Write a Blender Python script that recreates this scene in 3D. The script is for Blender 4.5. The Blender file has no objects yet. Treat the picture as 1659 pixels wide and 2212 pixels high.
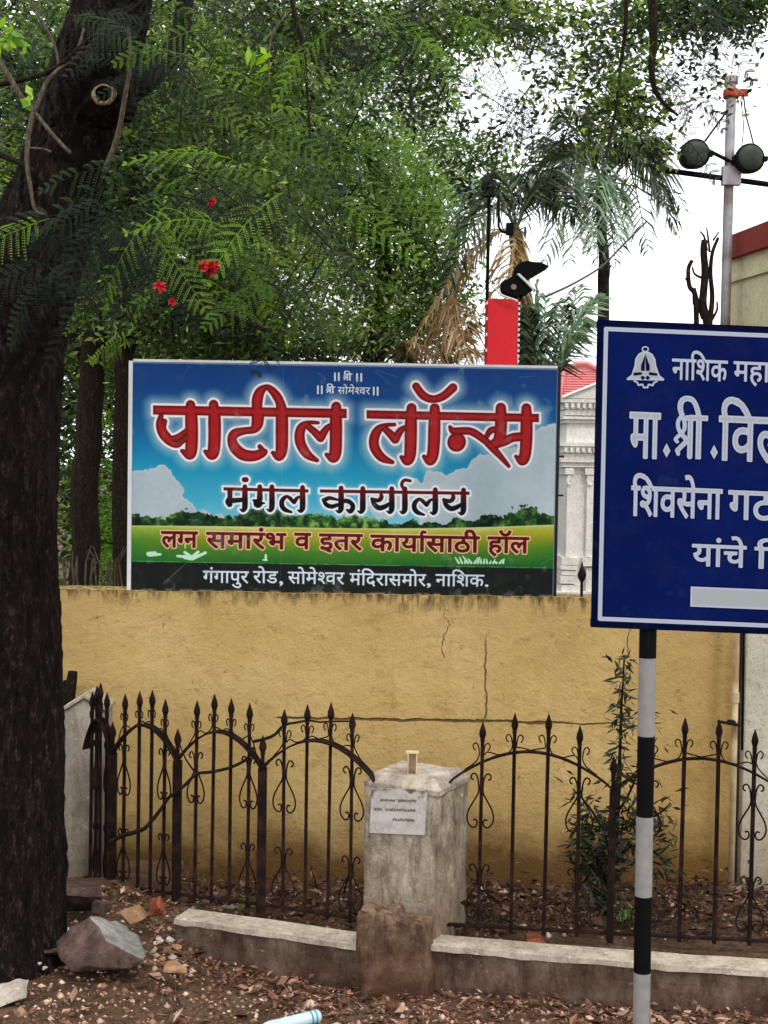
import bpy, bmesh, math, random
import numpy as np
from mathutils import Vector, Matrix, Euler, noise as mnoise

random.seed(7)
RNG = np.random.default_rng(7)
SC = bpy.context.scene
COL = SC.collection

# ------------------------------------------------------------------ camera
W0, H0, FOC = 1659.0, 2212.0, 2800.0        # the photograph's frame and focal length in the same unit
EYE = Vector((0.0, 0.0, 2.65))
PITCH = math.atan(106.0 / FOC)
ROLL = math.radians(0.93)
cam_d = bpy.data.cameras.new('camera')
cam = bpy.data.objects.new('camera', cam_d)
COL.objects.link(cam)
cam_d.sensor_fit = 'HORIZONTAL'
cam_d.sensor_width = 36.0
cam_d.lens = 36.0 * FOC / W0
cam_d.clip_start = 0.1
cam_d.clip_end = 600.0
CAM_R = (Matrix.Rotation(math.radians(90) - PITCH, 3, 'X') @ Matrix.Rotation(ROLL, 3, 'Z'))
cam.matrix_world = Matrix.Translation(EYE) @ CAM_R.to_4x4()
SC.camera = cam
SC.render.resolution_x, SC.render.resolution_y = 768, 1024

# ------------------------------------------------------------------ light
SUN_EL, SUN_AZ = math.radians(58), math.radians(150)     # direction the light comes from, azimuth from +Y clockwise
world = bpy.data.worlds.new('World')
SC.world = world
world.use_nodes = True
wn = world.node_tree
wn.nodes.clear()
w_out = wn.nodes.new('ShaderNodeOutputWorld')
w_bg = wn.nodes.new('ShaderNodeBackground')
w_sky = wn.nodes.new('ShaderNodeTexSky')
w_sky.sky_type = 'NISHITA'
w_sky.sun_disc = False
w_sky.sun_elevation = SUN_EL
w_sky.sun_rotation = SUN_AZ
w_sky.dust_density = 3.0
w_tc = wn.nodes.new('ShaderNodeTexCoord')
w_no = wn.nodes.new('ShaderNodeTexNoise')
w_no.inputs['Scale'].default_value = 2.2
w_no.inputs['Detail'].default_value = 6.0
w_cr = wn.nodes.new('ShaderNodeValToRGB')
w_cr.color_ramp.elements[0].position = 0.30
w_cr.color_ramp.elements[0].color = (0.86, 0.90, 0.97, 1)
w_cr.color_ramp.elements[1].position = 0.62
w_cr.color_ramp.elements[1].color = (1.0, 1.0, 1.0, 1)
w_sc = wn.nodes.new('ShaderNodeVectorMath')
w_sc.operation = 'SCALE'
w_sc.inputs['Scale'].default_value = 13.0
w_mx = wn.nodes.new('ShaderNodeMixRGB')
w_mx.inputs['Fac'].default_value = 0.90
wn.links.new(w_tc.outputs['Generated'], w_no.inputs['Vector'])
wn.links.new(w_no.outputs['Fac'], w_cr.inputs['Fac'])
wn.links.new(w_cr.outputs['Color'], w_sc.inputs[0])
wn.links.new(w_sky.outputs['Color'], w_mx.inputs['Color1'])
wn.links.new(w_sc.outputs['Vector'], w_mx.inputs['Color2'])
wn.links.new(w_mx.outputs['Color'], w_bg.inputs['Color'])
w_bg.inputs['Strength'].default_value = 0.15
wn.links.new(w_bg.outputs['Background'], w_out.inputs['Surface'])

sun_d = bpy.data.lights.new('sun', 'SUN')
sun_d.energy = 1.5
sun_d.angle = math.radians(10)
sun_d.color = (1.0, 0.95, 0.88)
sun = bpy.data.objects.new('sun', sun_d)
COL.objects.link(sun)
_d = Vector((math.sin(SUN_AZ) * math.cos(SUN_EL), math.cos(SUN_AZ) * math.cos(SUN_EL), math.sin(SUN_EL)))
sun.rotation_euler = _d.to_track_quat('Z', 'Y').to_euler()
sun.location = (4, -4, 20)

SC.view_settings.view_transform = 'Standard'
SC.view_settings.look = 'None'
SC.view_settings.exposure = 0.12
SC.view_settings.gamma = 1.0
SC.view_settings.use_curve_mapping = False
SC.render.engine = 'CYCLES'
SC.cycles.max_bounces = 6
SC.cycles.transparent_max_bounces = 8

# ------------------------------------------------------------------ helpers
def ray(px, py):
    return CAM_R @ Vector(((px - W0 / 2) / FOC, -(py - H0 / 2) / FOC, -1.0))

def at(px, py, Y):
    """World point on the vertical plane y = Y seen at a position of the photograph."""
    d = ray(px, py)
    return EYE + d * (Y / d.y)

def onz(px, py, z):
    d = ray(px, py)
    return EYE + d * ((z - EYE.z) / d.z)

def mesh_obj(name, verts, faces, mat=None, parent=None, smooth=False, uvs=None):
    me = bpy.data.meshes.new(name)
    me.from_pydata([tuple(v) for v in verts], [], faces)
    if mat is not None:
        for m in (mat if isinstance(mat, (list, tuple)) else [mat]):
            me.materials.append(m)
    if smooth:
        me.polygons.foreach_set('use_smooth', [True] * len(me.polygons))
    me.update()
    o = bpy.data.objects.new(name, me)
    COL.objects.link(o)
    if parent is not None:
        o.parent = parent
    return o

def np_obj(name, V, F, mat, parent=None, col=None, smooth=False):
    """V (n,3), F (m,k) arrays with k = 3 or 4; col: (m,) value per face stored as attribute 'tone'."""
    k = F.shape[1]
    me = bpy.data.meshes.new(name)
    me.vertices.add(len(V)); me.vertices.foreach_set('co', V.astype(np.float32).ravel())
    me.loops.add(F.size); me.loops.foreach_set('vertex_index', F.astype(np.int32).ravel())
    me.polygons.add(len(F))
    me.polygons.foreach_set('loop_start', (np.arange(len(F)) * k).astype(np.int32))
    me.polygons.foreach_set('loop_total', np.full(len(F), k, np.int32))
    if smooth:
        me.polygons.foreach_set('use_smooth', np.ones(len(F), bool))
    me.update(calc_edges=True)
    if col is not None:
        a = me.attributes.new('tone', 'FLOAT', 'FACE')
        a.data.foreach_set('value', col.astype(np.float32))
    me.materials.append(mat)
    o = bpy.data.objects.new(name, me)
    COL.objects.link(o)
    if parent is not None:
        o.parent = parent
    return o

def empty(name, loc=(0, 0, 0)):
    o = bpy.data.objects.new(name, None)
    o.location = loc
    o.empty_display_size = 0.1
    COL.objects.link(o)
    return o

def tag(o, label=None, cat=None, group=None, kind=None):
    if label: o['label'] = label
    if cat: o['category'] = cat
    if group: o['group'] = group
    if kind: o['kind'] = kind
    return o

def settle(root, loc):
    """Move a thing's origin to its base while its parts stay where they stand."""
    loc = Vector(loc)
    root.location = loc
    for c in root.children:
        c.location = c.location - loc

class MB:
    def __init__(s):
        s.v = []; s.f = []
    def add(s, v, f):
        n = len(s.v)
        s.v += [tuple(a) for a in v]
        s.f += [tuple(i + n for i in g) for g in f]
        return s
    def box(s, c, size, rot=None):
        x, y, z = size[0] / 2, size[1] / 2, size[2] / 2
        P = [Vector(p) for p in ((-x,-y,-z),(x,-y,-z),(x,y,-z),(-x,y,-z),(-x,-y,z),(x,-y,z),(x,y,z),(-x,y,z))]
        if rot is not None:
            P = [rot @ p for p in P]
        c = Vector(c)
        return s.add([p + c for p in P], [(0,3,2,1),(4,5,6,7),(0,1,5,4),(1,2,6,5),(2,3,7,6),(3,0,4,7)])
    def tube(s, pts, rad, n=8, caps=True, flat=None):
        pts = [Vector(p) for p in pts]
        if not isinstance(rad, (list, tuple)):
            rad = [rad] * len(pts)
        t0 = (pts[1] - pts[0]).normalized()
        up = Vector((0, 0, 1)) if abs(t0.z) < 0.9 else Vector((0, 1, 0))
        nrm = (up - t0 * up.dot(t0)).normalized()
        rings = []
        for i, p in enumerate(pts):
            a = pts[max(0, i - 1)]; b = pts[min(len(pts) - 1, i + 1)]
            t = (b - a)
            t = t.normalized() if t.length > 1e-9 else t0
            nrm = nrm - t * nrm.dot(t)
            nrm = nrm.normalized() if nrm.length > 1e-6 else t.orthogonal().normalized()
            bi = t.cross(nrm)
            rings.append([p + (nrm * math.cos(2 * math.pi * k / n) + bi * math.sin(2 * math.pi * k / n)) * rad[i] for k in range(n)])
        V = [v for r in rings for v in r]
        F = []
        for i in range(len(pts) - 1):
            for k in range(n):
                a = i * n + k; b = i * n + (k + 1) % n
                F.append((a, b, b + n, a + n))
        if caps:
            F.append(tuple(range(n))[::-1])
            F.append(tuple((len(pts) - 1) * n + k for k in range(n)))
        return s.add(V, F)
    def lathe(s, c, prof, n=16, axis='Z', rot=None):
        """prof: list of (radius, height)."""
        V = []
        for r, h in prof:
            for k in range(n):
                a = 2 * math.pi * k / n
                p = Vector((r * math.cos(a), r * math.sin(a), h))
                if rot is not None:
                    p = rot @ p
                V.append(p + Vector(c))
        F = []
        for i in range(len(prof) - 1):
            for k in range(n):
                a = i * n + k; b = i * n + (k + 1) % n
                F.append((a, b, b + n, a + n))
        F.append(tuple(range(n))[::-1])
        F.append(tuple((len(prof) - 1) * n + k for k in range(n)))
        return s.add(V, F)
    def prism(s, poly, y0, y1):
        """poly of (x, z) extruded from y0 to y1."""
        n = len(poly)
        V = [(x, y0, z) for x, z in poly] + [(x, y1, z) for x, z in poly]
        F = [tuple(range(n)), tuple(range(2 * n - 1, n - 1, -1))]
        for i in range(n):
            j = (i + 1) % n
            F.append((i, i + n, j + n, j))
        return s.add(V, F)
    def build(s, name, mat=None, parent=None, smooth=False):
        o = mesh_obj(name, s.v, s.f, mat, parent, smooth)
        return o

def catmull(P, n=6):
    P = [tuple(p) for p in P]
    if len(P) < 3:
        return P
    out = []
    Q = [P[0]] + P + [P[-1]]
    for i in range(1, len(Q) - 2):
        a, b, c, d = (np.array(q, float) for q in Q[i - 1:i + 3])
        for k in range(n):
            t = k / n
            out.append(tuple(0.5 * ((2 * b) + (-a + c) * t + (2 * a - 5 * b + 4 * c - d) * t * t + (-a + 3 * b - 3 * c + d) * t ** 3)))
    out.append(P[-1])
    return out

def bevel(o, w, seg=2):
    m = o.modifiers.new('bevel', 'BEVEL')
    m.width = w; m.segments = seg; m.limit_method = 'ANGLE'; m.angle_limit = math.radians(35)
    return o

def roughen(o, cuts=6, amp=0.01, scale=6.0, seed=0, keep=None, smooth=True):
    """Subdivide a mesh and push its points about with noise, for broken or weathered masonry and stones."""
    bm = bmesh.new(); bm.from_mesh(o.data)
    bmesh.ops.subdivide_edges(bm, edges=bm.edges[:], cuts=cuts, use_grid_fill=True)
    bm.normal_update()
    off = Vector((seed * 3.7, seed * 1.3, seed * 7.1))
    for v in bm.verts:
        n1 = mnoise.noise(v.co * scale + off) + 0.5 * mnoise.noise(v.co * scale * 2.7 + off)
        v.co += v.normal * amp * n1
    bm.to_mesh(o.data); bm.free()
    if smooth:
        o.data.polygons.foreach_set('use_smooth', [True] * len(o.data.polygons))
    return o

# ------------------------------------------------------------------ materials
def srgb(r, g, b):
    def f(c):
        c = c / 255.0
        return c / 12.92 if c <= 0.04045 else ((c + 0.055) / 1.055) ** 2.4
    return (f(r), f(g), f(b), 1.0)

class NT:
    """Small helper to write node trees."""
    def __init__(s, name, rough=0.8, spec=0.3, metal=0.0):
        s.m = bpy.data.materials.new(name); s.m.use_nodes = True
        s.t = s.m.node_tree; s.bsdf = s.t.nodes['Principled BSDF']
        s.bsdf.inputs['Roughness'].default_value = rough
        s.bsdf.inputs['Specular IOR Level'].default_value = spec
        s.bsdf.inputs['Metallic'].default_value = metal
        s._pos = None
    def node(s, t, **kw):
        n = s.t.nodes.new(t)
        for k, v in kw.items():
            setattr(n, k, v)
        return n
    def link(s, a, b):
        s.t.links.new(a, b)
    @property
    def pos(s):
        if s._pos is None:
            s._pos = s.node('ShaderNodeNewGeometry').outputs['Position']
        return s._pos
    def obj(s):
        return s.node('ShaderNodeTexCoord').outputs['Object']
    def noise(s, scale, detail=4, rough=0.6, vec=None, stretch=None, dist=0.0, off=None):
        n = s.node('ShaderNodeTexNoise')
        n.inputs['Scale'].default_value = scale; n.inputs['Detail'].default_value = detail
        n.inputs['Roughness'].default_value = rough; n.inputs['Distortion'].default_value = dist
        v = vec or s.pos
        if stretch or off:
            mp = s.node('ShaderNodeMapping')
            if stretch: mp.inputs['Scale'].default_value = stretch
            if off: mp.inputs['Location'].default_value = off
            s.link(v, mp.inputs['Vector']); v = mp.outputs['Vector']
        s.link(v, n.inputs['Vector'])
        return n.outputs['Fac']
    def ramp(s, fac, stops, interp='LINEAR'):
        n = s.node('ShaderNodeValToRGB'); n.color_ramp.interpolation = interp
        e = n.color_ramp.elements
        while len(e) < len(stops): e.new(0.5)
        for k, (p, c) in enumerate(stops):
            e[k].position = p
            e[k].color = c if isinstance(c, (tuple, list)) else (c, c, c, 1)
        s.link(fac, n.inputs['Fac'])
        return n.outputs['Color']
    def mix(s, fac, a, b, mode='MIX'):
        n = s.node('ShaderNodeMixRGB', blend_type=mode)
        for v, i in ((fac, 'Fac'), (a, 'Color1'), (b, 'Color2')):
            if hasattr(v, 'links'): s.link(v, n.inputs[i])
            else: n.inputs[i].default_value = v
        return n.outputs['Color']
    def math(s, op, a, b=0.0, c=0.0, clamp=False):
        n = s.node('ShaderNodeMath', operation=op, use_clamp=clamp)
        for i, v in enumerate((a, b, c)):
            if hasattr(v, 'links'): s.link(v, n.inputs[i])
            else: n.inputs[i].default_value = v
        return n.outputs[0]
    def mapr(s, v, a, b, c=0.0, d=1.0):
        n = s.node('ShaderNodeMapRange')
        s.link(v, n.inputs[0])
        for i, x in enumerate((a, b, c, d)): n.inputs[i + 1].default_value = x
        return n.outputs[0]
    def sep(s, v=None):
        n = s.node('ShaderNodeSeparateXYZ'); s.link(v or s.pos, n.inputs[0])
        return n.outputs
    def color(s, c):
        if hasattr(c, 'links'): s.link(c, s.bsdf.inputs['Base Color'])
        else: s.bsdf.inputs['Base Color'].default_value = c
        return s
    def bump(s, h, strength=0.5, dist=0.01):
        n = s.node('ShaderNodeBump'); n.inputs['Strength'].default_value = strength; n.inputs['Distance'].default_value = dist
        s.link(h, n.inputs['Height']); s.link(n.outputs['Normal'], s.bsdf.inputs['Normal'])
        return s

def simple(name, c, rough=0.7, spec=0.3, metal=0.0, var=0.25, scale=12.0, bump=0.15, rust=None):
    t = NT(name, rough, spec, metal)
    dark = tuple(x * (1 - var) for x in c[:3]) + (1,)
    lite = tuple(min(1, x * (1 + var)) for x in c[:3]) + (1,)
    base = t.ramp(t.noise(scale, 5), [(0.3, dark), (0.7, lite)])
    if rust:
        base = t.mix(t.ramp(t.noise(scale * 0.6, 6, off=(3, 5, 7)), [(0.48, 0.0), (0.62, 1.0)]), base, rust)
    t.color(base)
    if bump: t.bump(t.noise(scale * 8, 3), bump, 0.004)
    return t.m

def leaf_mat(name, dark, mid, lite, trans=0.35, rough=0.55, attr=True):
    t = NT(name, min(rough, .42) if attr else .6, (0.5 if rough < .8 else .2) if attr else .22)
    if attr:
        a = t.node('ShaderNodeAttribute', attribute_name='tone').outputs['Fac']
    else:
        a = t.node('ShaderNodeObjectInfo').outputs['Random']
    c = t.ramp(a, [(0.0, dark), (0.5, mid), (1.0, lite)])
    t.color(c)
    tr = t.node('ShaderNodeBsdfTranslucent')
    hs = t.node('ShaderNodeHueSaturation'); hs.inputs['Value'].default_value = 1.3; hs.inputs['Saturation'].default_value = 1.1
    t.link(c, hs.inputs['Color']); t.link(hs.outputs['Color'], tr.inputs['Color'])
    mx = t.node('ShaderNodeMixShader'); mx.inputs[0].default_value = trans
    t.link(t.bsdf.outputs[0], mx.inputs[1]); t.link(tr.outputs[0], mx.inputs[2])
    t.link(mx.outputs[0], t.t.nodes['Material Output'].inputs['Surface'])
    return t.m

M = {}
# yellow wall: plaster with faded patches, mould running down from the coping, damp earth stain at the foot, cracks
def wall_material():
    t = NT('yellow_plaster', 0.9, 0.15)
    x, y, z = t.sep()
    base = t.ramp(t.noise(1.3, 6, 0.65), [(0.25, srgb(174, 144, 90)), (0.5, srgb(193, 164, 107)), (0.8, srgb(208, 181, 126))])
    base = t.mix(t.ramp(t.noise(22, 6, 0.7), [(0.35, 0.35), (0.65, 0.0)]), base, srgb(176, 146, 90))
    base = t.mix(t.ramp(t.noise(9, 8, 0.75, stretch=(1, 1, 2.2)), [(0.60, 0.0), (0.72, 0.45)]), base, srgb(210, 188, 136))
    # dark specks
    sp = t.ramp(t.noise(30, 4, 0.6, stretch=(1, 1, 0.6)), [(0.655, 0.0), (0.71, 0.7)])
    rub = t.ramp(t.noise(6, 8, 0.85, stretch=(1, 1, 1.8), off=(8, 1, 3)), [(0.55, 0.0), (0.63, 0.4)])
    base = t.mix(rub, base, srgb(152, 118, 62))
    dim = t.ramp(t.noise(13, 5, 0.7, stretch=(1, 1, 1.6), off=(3, 8, 6)), [(0.62, 0.0), (0.68, 0.55)])
    base = t.mix(dim, base, srgb(138, 106, 54))
    hl = t.ramp(t.noise(16, 4, 0.7, stretch=(1, 1, 1.9), off=(13, 8, 6)), [(0.66, 0.0), (0.71, 0.5)])
    base = t.mix(hl, base, srgb(218, 192, 140))
    base = t.mix(sp, base, srgb(84, 66, 36))
    # mould drips from the top edge (z = WALL_TOP)
    drip_len = t.ramp(t.noise(7.5, 5, 0.7, stretch=(1, 1, 0.02)), [(0.40, 0.0), (0.8, 1.0)])
    dz = t.math('SUBTRACT', WALL_TOP, z)
    lim = t.math('MULTIPLY_ADD', drip_len, 0.24, 0.012)
    m = t.math('SUBTRACT', 1.0, t.math('DIVIDE', dz, lim), clamp=True)
    m = t.math('MULTIPLY', m, t.ramp(t.noise(26, 5, 0.7, stretch=(1, 1, 0.25)), [(0.42, 0.0), (0.60, 1.0)]))
    m = t.math('MULTIPLY', t.math('POWER', m, 0.7), 0.92)
    base = t.mix(m, base, srgb(46, 36, 22))
    # long faint streaks
    st = t.ramp(t.noise(5.0, 6, 0.6, stretch=(1.6, 1, 0.12), off=(4, 0, 0)), [(0.56, 0.0), (0.75, 0.35)])
    base = t.mix(st, base, srgb(146, 112, 58))
    # damp foot
    zz = t.math('ADD', z, t.math('MULTIPLY', t.math('SUBTRACT', t.noise(2.2, 6, 0.7), 0.5), 0.75))
    foot = t.mapr(zz, 0.62, 0.22)
    foot = t.math('MULTIPLY', t.math('POWER', foot, 1.3), 0.93)
    base = t.mix(foot, base, srgb(74, 50, 30))
    green = t.mapr(zz, 0.95, 0.35)
    base = t.mix(t.math('MULTIPLY', green, 0.28), base, srgb(120, 88, 40))
    # stained right end by the drain pipe
    rx = t.math('ADD', x, t.math('MULTIPLY', t.noise(3, 4, off=(9, 2, 1)), 0.3))
    rs = t.mapr(rx, 1.55, 2.35)
    base = t.mix(t.math('MULTIPLY', rs, 0.40), base, srgb(140, 104, 46))
    def line(ax, bx, a0, a1, c0, amp, w, sc, off):
        wob = t.math('MULTIPLY', t.math('SUBTRACT', t.noise(sc, 5, 0.6, off=off, stretch=((1, 1, 0.0) if ax == 'x' else (0.0, 1, 1))), 0.5), amp)
        run, cross = (x, z) if ax == 'x' else (z, x)
        d = t.math('ABSOLUTE', t.math('SUBTRACT', t.math('SUBTRACT', cross, c0), wob))
        wid = t.math('MULTIPLY', t.noise(14, 3, off=off), w)
        ln = t.math('SUBTRACT', 1.0, t.math('DIVIDE', d, wid), clamp=True)
        ln = t.math('MULTIPLY', ln, t.mapr(run, a0 - 0.02, a0 + 0.03))
        ln = t.math('MULTIPLY', ln, t.mapr(run, a1 + 0.12, a1 - 0.02))
        return t.math('MULTIPLY', ln, 1.6, clamp=True)
    cr = []
    zc = at(900, 1556, WALL_Y).z
    cr.append(line('x', 0, at(600, 1556, WALL_Y).x, at(1200, 1556, WALL_Y).x, zc, 0.05, 0.022, 5, (1, 1, 1)))
    cr.append(line('x', 0, at(1130, 1556, WALL_Y).x, at(1330, 1556, WALL_Y).x, at(1200, 1563, WALL_Y).z, 0.07, 0.012, 6, (5, 1, 1)))
    xc = at(1050, 1480, WALL_Y).x
    cr.append(line('z', 0, at(1050, 1558, WALL_Y).z, at(1050, 1410, WALL_Y).z, xc, 0.09, 0.012, 6, (2, 3, 1)))
    cr.append(line('z', 0, at(960, 1420, WALL_Y).z, at(960, 1345, WALL_Y).z, at(958, 1380, WALL_Y).x, 0.25, 0.008, 5, (2, 9, 1)))
    cr.append(line('z', 0, at(1375, 1445, WALL_Y).z, at(1375, 1362, WALL_Y).z, at(1355, 1400, WALL_Y).x, 0.20, 0.008, 5, (7, 9, 1)))
    tot = cr[0]
    for c in cr[1:]:
        tot = t.math('MAXIMUM', tot, c)
    base = t.mix(t.math('MULTIPLY', tot, 0.8), base, srgb(58, 40, 20))
    t.color(base)
    h = t.math('SUBTRACT', t.math('ADD', t.math('MULTIPLY', t.noise(9, 7, 0.7), 1.2), t.math('MULTIPLY', t.noise(60, 4, 0.7), 0.35)), tot)
    t.bump(h, 0.7, 0.02)
    return t.m

WALL_Y = 7.8
WALL_TOP = at(830, 1284, WALL_Y).z

def concrete_material(name, a, b, stain, stain_amt=0.6, foot=None, seed=0, rough=0.9):
    t = NT(name, rough, 0.12)
    x, y, z = t.sep()
    o = (seed, seed * 2.1, seed * 0.7)
    base = t.ramp(t.noise(5, 7, 0.7, off=o), [(0.3, a), (0.7, b)])
    base = t.mix(t.ramp(t.noise(11, 8, 0.75, stretch=(1.4, 1.4, 0.35), off=o), [(0.47, 0.0), (0.66, stain_amt)]), base, stain)
    base = t.mix(t.ramp(t.noise(40, 5, 0.7, off=o), [(0.52, 0.0), (0.70, 0.55)]), base, tuple(c * 0.45 for c in stain[:3]) + (1,))
    base = t.mix(t.ramp(t.noise(3.6, 7, 0.8, off=(o[0] + 5, 1, 2)), [(0.46, 0.0), (0.62, stain_amt * .75)]), base, tuple(c * 0.75 for c in stain[:3]) + (1,))
    base = t.mix(t.ramp(t.noise(17, 6, 0.8, off=(1, o[1], 2)), [(0.62, 0.0), (0.67, 0.75)]), base, tuple(min(1, c * 1.6) for c in b[:3]) + (1,))
    if foot:
        zf, zt, fc, amt = foot
        zz = t.math('ADD', z, t.math('MULTIPLY', t.math('SUBTRACT', t.noise(6, 5, 0.7, off=o), 0.5), 0.25))
        base = t.mix(t.math('MULTIPLY', t.mapr(zz, zt, zf), amt), base, fc)
    t.color(base)
    t.bump(t.math('ADD', t.noise(14, 7, 0.75, off=o), t.math('MULTIPLY', t.noise(70, 4), 0.4)), 0.7, 0.012)
    return t.m

def soil_material():
    t = NT('soil', 0.95, 0.1)
    base = t.ramp(t.noise(2.6, 8, 0.7), [(0.25, srgb(56, 41, 31)), (0.5, srgb(88, 68, 53)), (0.75, srgb(124, 101, 82))])
    base = t.mix(t.ramp(t.noise(28, 6, 0.75), [(0.55, 0.0), (0.7, 0.6)]), base, srgb(140, 112, 90))
    base = t.mix(t.ramp(t.noise(45, 5, 0.7, off=(3, 3, 3)), [(0.50, 0.0), (0.66, 0.8)]), base, srgb(34, 22, 16))
    t.color(base)
    t.bump(t.math('ADD', t.noise(20, 8, 0.75), t.math('MULTIPLY', t.noise(90, 4), 0.5)), 0.9, 0.02)
    return t.m

def bark_material(name, a, b, c, scale=1.0, stretch=(9, 9, 1.6)):
    t = NT(name, 0.95, 0.12)
    base = t.ramp(t.noise(2.2 * scale, 8, 0.75, stretch=stretch), [(0.32, a), (0.55, b), (0.78, c)])
    lich = t.ramp(t.noise(26 * scale, 6, 0.85, stretch=(1.3, 1.3, 0.5)), [(0.54, 0.0), (0.68, 0.75)])
    base = t.mix(lich, base, tuple(min(1, k * 2.1 + 0.02) for k in c[:3]) + (1,))
    t.color(base)
    vo = t.noise(5 * scale, 7, 0.8, stretch=(4, 4, 0.9), dist=0.6)
    fis = t.ramp(t.noise(3.2 * scale, 5, 0.7, stretch=(5, 5, 0.8), dist=1.2, off=(2, 4, 1)), [(0.44, 1.0), (0.50, 0.0), (0.56, 1.0)])
    vo = t.math('ADD', vo, t.math('MULTIPLY', fis, 0.5))
    t.bump(t.math('ADD', vo, t.math('MULTIPLY', t.noise(40 * scale, 4), 0.25)), 1.0, 0.035)
    return t.m

M['wall'] = wall_material()
M['soil'] = soil_material()
M['frond_dark'] = leaf_mat('shaded_feathery_leaf', srgb(4, 9, 6), srgb(10, 20, 12), srgb(24, 40, 22), 0.15, attr=False)  # darker copy of the feathery leaf, shade put into its colour
M['bark'] = bark_material('dark_bark', srgb(12, 8, 7), srgb(28, 19, 16), srgb(62, 48, 43))
M['bark_thin'] = bark_material('twig_bark', srgb(30, 24, 18), srgb(52, 42, 32), srgb(84, 70, 56), 3.0)
M['pale_twig'] = bark_material('pale_twig_bark', srgb(92, 82, 68), srgb(128, 116, 98), srgb(160, 148, 130), 3.0)
M['palm_bark'] = bark_material('palm_bark', srgb(34, 28, 26), srgb(60, 50, 46), srgb(98, 86, 80), 1.5, (1.5, 1.5, 8))
M['cut_wood'] = simple('cut_wood', srgb(176, 140, 112), 0.9, 0.1, var=0.35, scale=30)
M['pillar'] = concrete_material('pillar_cement', srgb(146, 134, 116), srgb(200, 190, 170), srgb(92, 72, 58), 0.85, (0.3, 0.75, srgb(112, 88, 70), 0.6), 2)
M['pillar_far'] = concrete_material('far_pillar_cement', srgb(140, 130, 116), srgb(176, 166, 152), srgb(96, 84, 70), 0.55, (0.2, 0.6, srgb(96, 76, 60), 0.6), 5)
M['plaque'] = None
M['kerb'] = concrete_material('kerb_render', srgb(64, 48, 39), srgb(132, 112, 98), srgb(40, 28, 22), 0.75, (0.02, 0.24, srgb(62, 36, 26), 0.6), 7)
M['kerb_top'] = concrete_material('kerb_coping', srgb(162, 150, 134), srgb(198, 188, 172), srgb(104, 84, 70), 0.6, None, 9)
M['lump'] = concrete_material('broken_plaster', srgb(92, 70, 55), srgb(142, 118, 98), srgb(58, 38, 28), 0.85, (0.10, 0.36, srgb(70, 44, 32), 0.8), 4)
M['iron'] = simple('rusty_black_iron', srgb(22, 12, 10), 0.8, 0.15, 0.0, var=0.4, scale=25, bump=0.3, rust=srgb(46, 25, 18))
M['cream'] = concrete_material('cream_plaster', srgb(186, 182, 164), srgb(204, 200, 182), srgb(160, 148, 122), 0.3, (0.0, 0.9, srgb(128, 104, 80), 0.75), 12)
M['cream_b'] = concrete_material('beige_plaster', srgb(206, 198, 162), srgb(220, 213, 180), srgb(188, 176, 138), 0.2, None, 14)
M['redbrown'] = simple('red_brown_paint', srgb(128, 46, 38), 0.7, 0.3, var=0.15)
M['white_stone'] = concrete_material('white_ornate_stone', srgb(224, 221, 216), srgb(242, 240, 236), srgb(196, 188, 178), 0.35, None, 21)
M['roof_red'] = simple('pale_red_roof_sheet', srgb(232, 140, 142), 0.55, 0.3, var=0.1)
M['red_paint'] = simple('bright_red_paint', srgb(206, 26, 38), 0.6, 0.3, var=0.08)
M['black'] = simple('black_paint', srgb(10, 9, 11), 0.7, 0.08, var=0.2, bump=0.05)
M['hole_shade'] = simple('painted_hole_shade', srgb(8, 6, 5), 1.0, 0.0, var=0.2, bump=0)  # near-black colour stands in for the shade inside the knot hole
M['knot'] = simple('knot_wood', srgb(132, 108, 88), 0.9, 0.1, var=0.5, scale=60, bump=.5)
M['grey_paint'] = simple('grey_white_paint', srgb(130, 127, 124), 0.6, 0.3, var=0.14, scale=18, bump=0.1)
M['navy_side'] = simple('navy_sheet_edge', srgb(8, 12, 44), 0.5, 0.3, var=0.1, bump=0.0)
M['white_frame'] = simple('white_frame', srgb(214, 214, 216), 0.6, 0.3, var=0.08, bump=0.0)
M['dark_frame'] = simple('dark_frame', srgb(24, 20, 22), 0.6, 0.3, var=0.2, bump=0.0)
M['steel'] = simple('weathered_steel', srgb(150, 148, 150), 0.5, 0.5, 0.4, var=0.25, scale=9, rust=srgb(120, 110, 104))
M['pvc'] = simple('dusty_drain_pipe', srgb(188, 168, 132), 0.6, 0.3, var=0.25, scale=8, rust=srgb(140, 112, 78))
M['lamp_reflection'] = simple('lamp_glass_green_reflection', srgb(30, 40, 24), 0.5, 0.3, var=0.6, scale=14, bump=0.0)  # green reflection on the dark glass is put into its colour
M['wire'] = simple('black_wire', srgb(20, 18, 20), 0.6, 0.3, var=0.1, bump=0.0)
M['rust_clamp'] = simple('red_clamp', srgb(150, 42, 34), 0.7, 0.3, var=0.2)
M['rock'] = concrete_material('brown_rock', srgb(70, 54, 48), srgb(112, 92, 84), srgb(48, 34, 30), 0.8, None, 31)
M['rock_grey'] = concrete_material('grey_rock_face', srgb(112, 110, 106), srgb(164, 162, 156), srgb(84, 78, 72), 0.7, None, 33)
M['rock_red'] = concrete_material('red_brick_lump', srgb(124, 62, 42), srgb(160, 92, 66), srgb(74, 42, 32), 0.6, None, 35)
M['rock_tan'] = concrete_material('tan_stone', srgb(140, 104, 76), srgb(176, 140, 108), srgb(96, 66, 48), 0.6, None, 37)
M['rock_white'] = concrete_material('pale_rubble', srgb(148, 136, 124), srgb(186, 176, 164), srgb(110, 92, 78), 0.6, None, 39)
M['litter'] = leaf_mat('dry_leaves', srgb(56, 32, 22), srgb(132, 94, 72), srgb(220, 190, 166), 0.12, 0.85)
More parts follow.
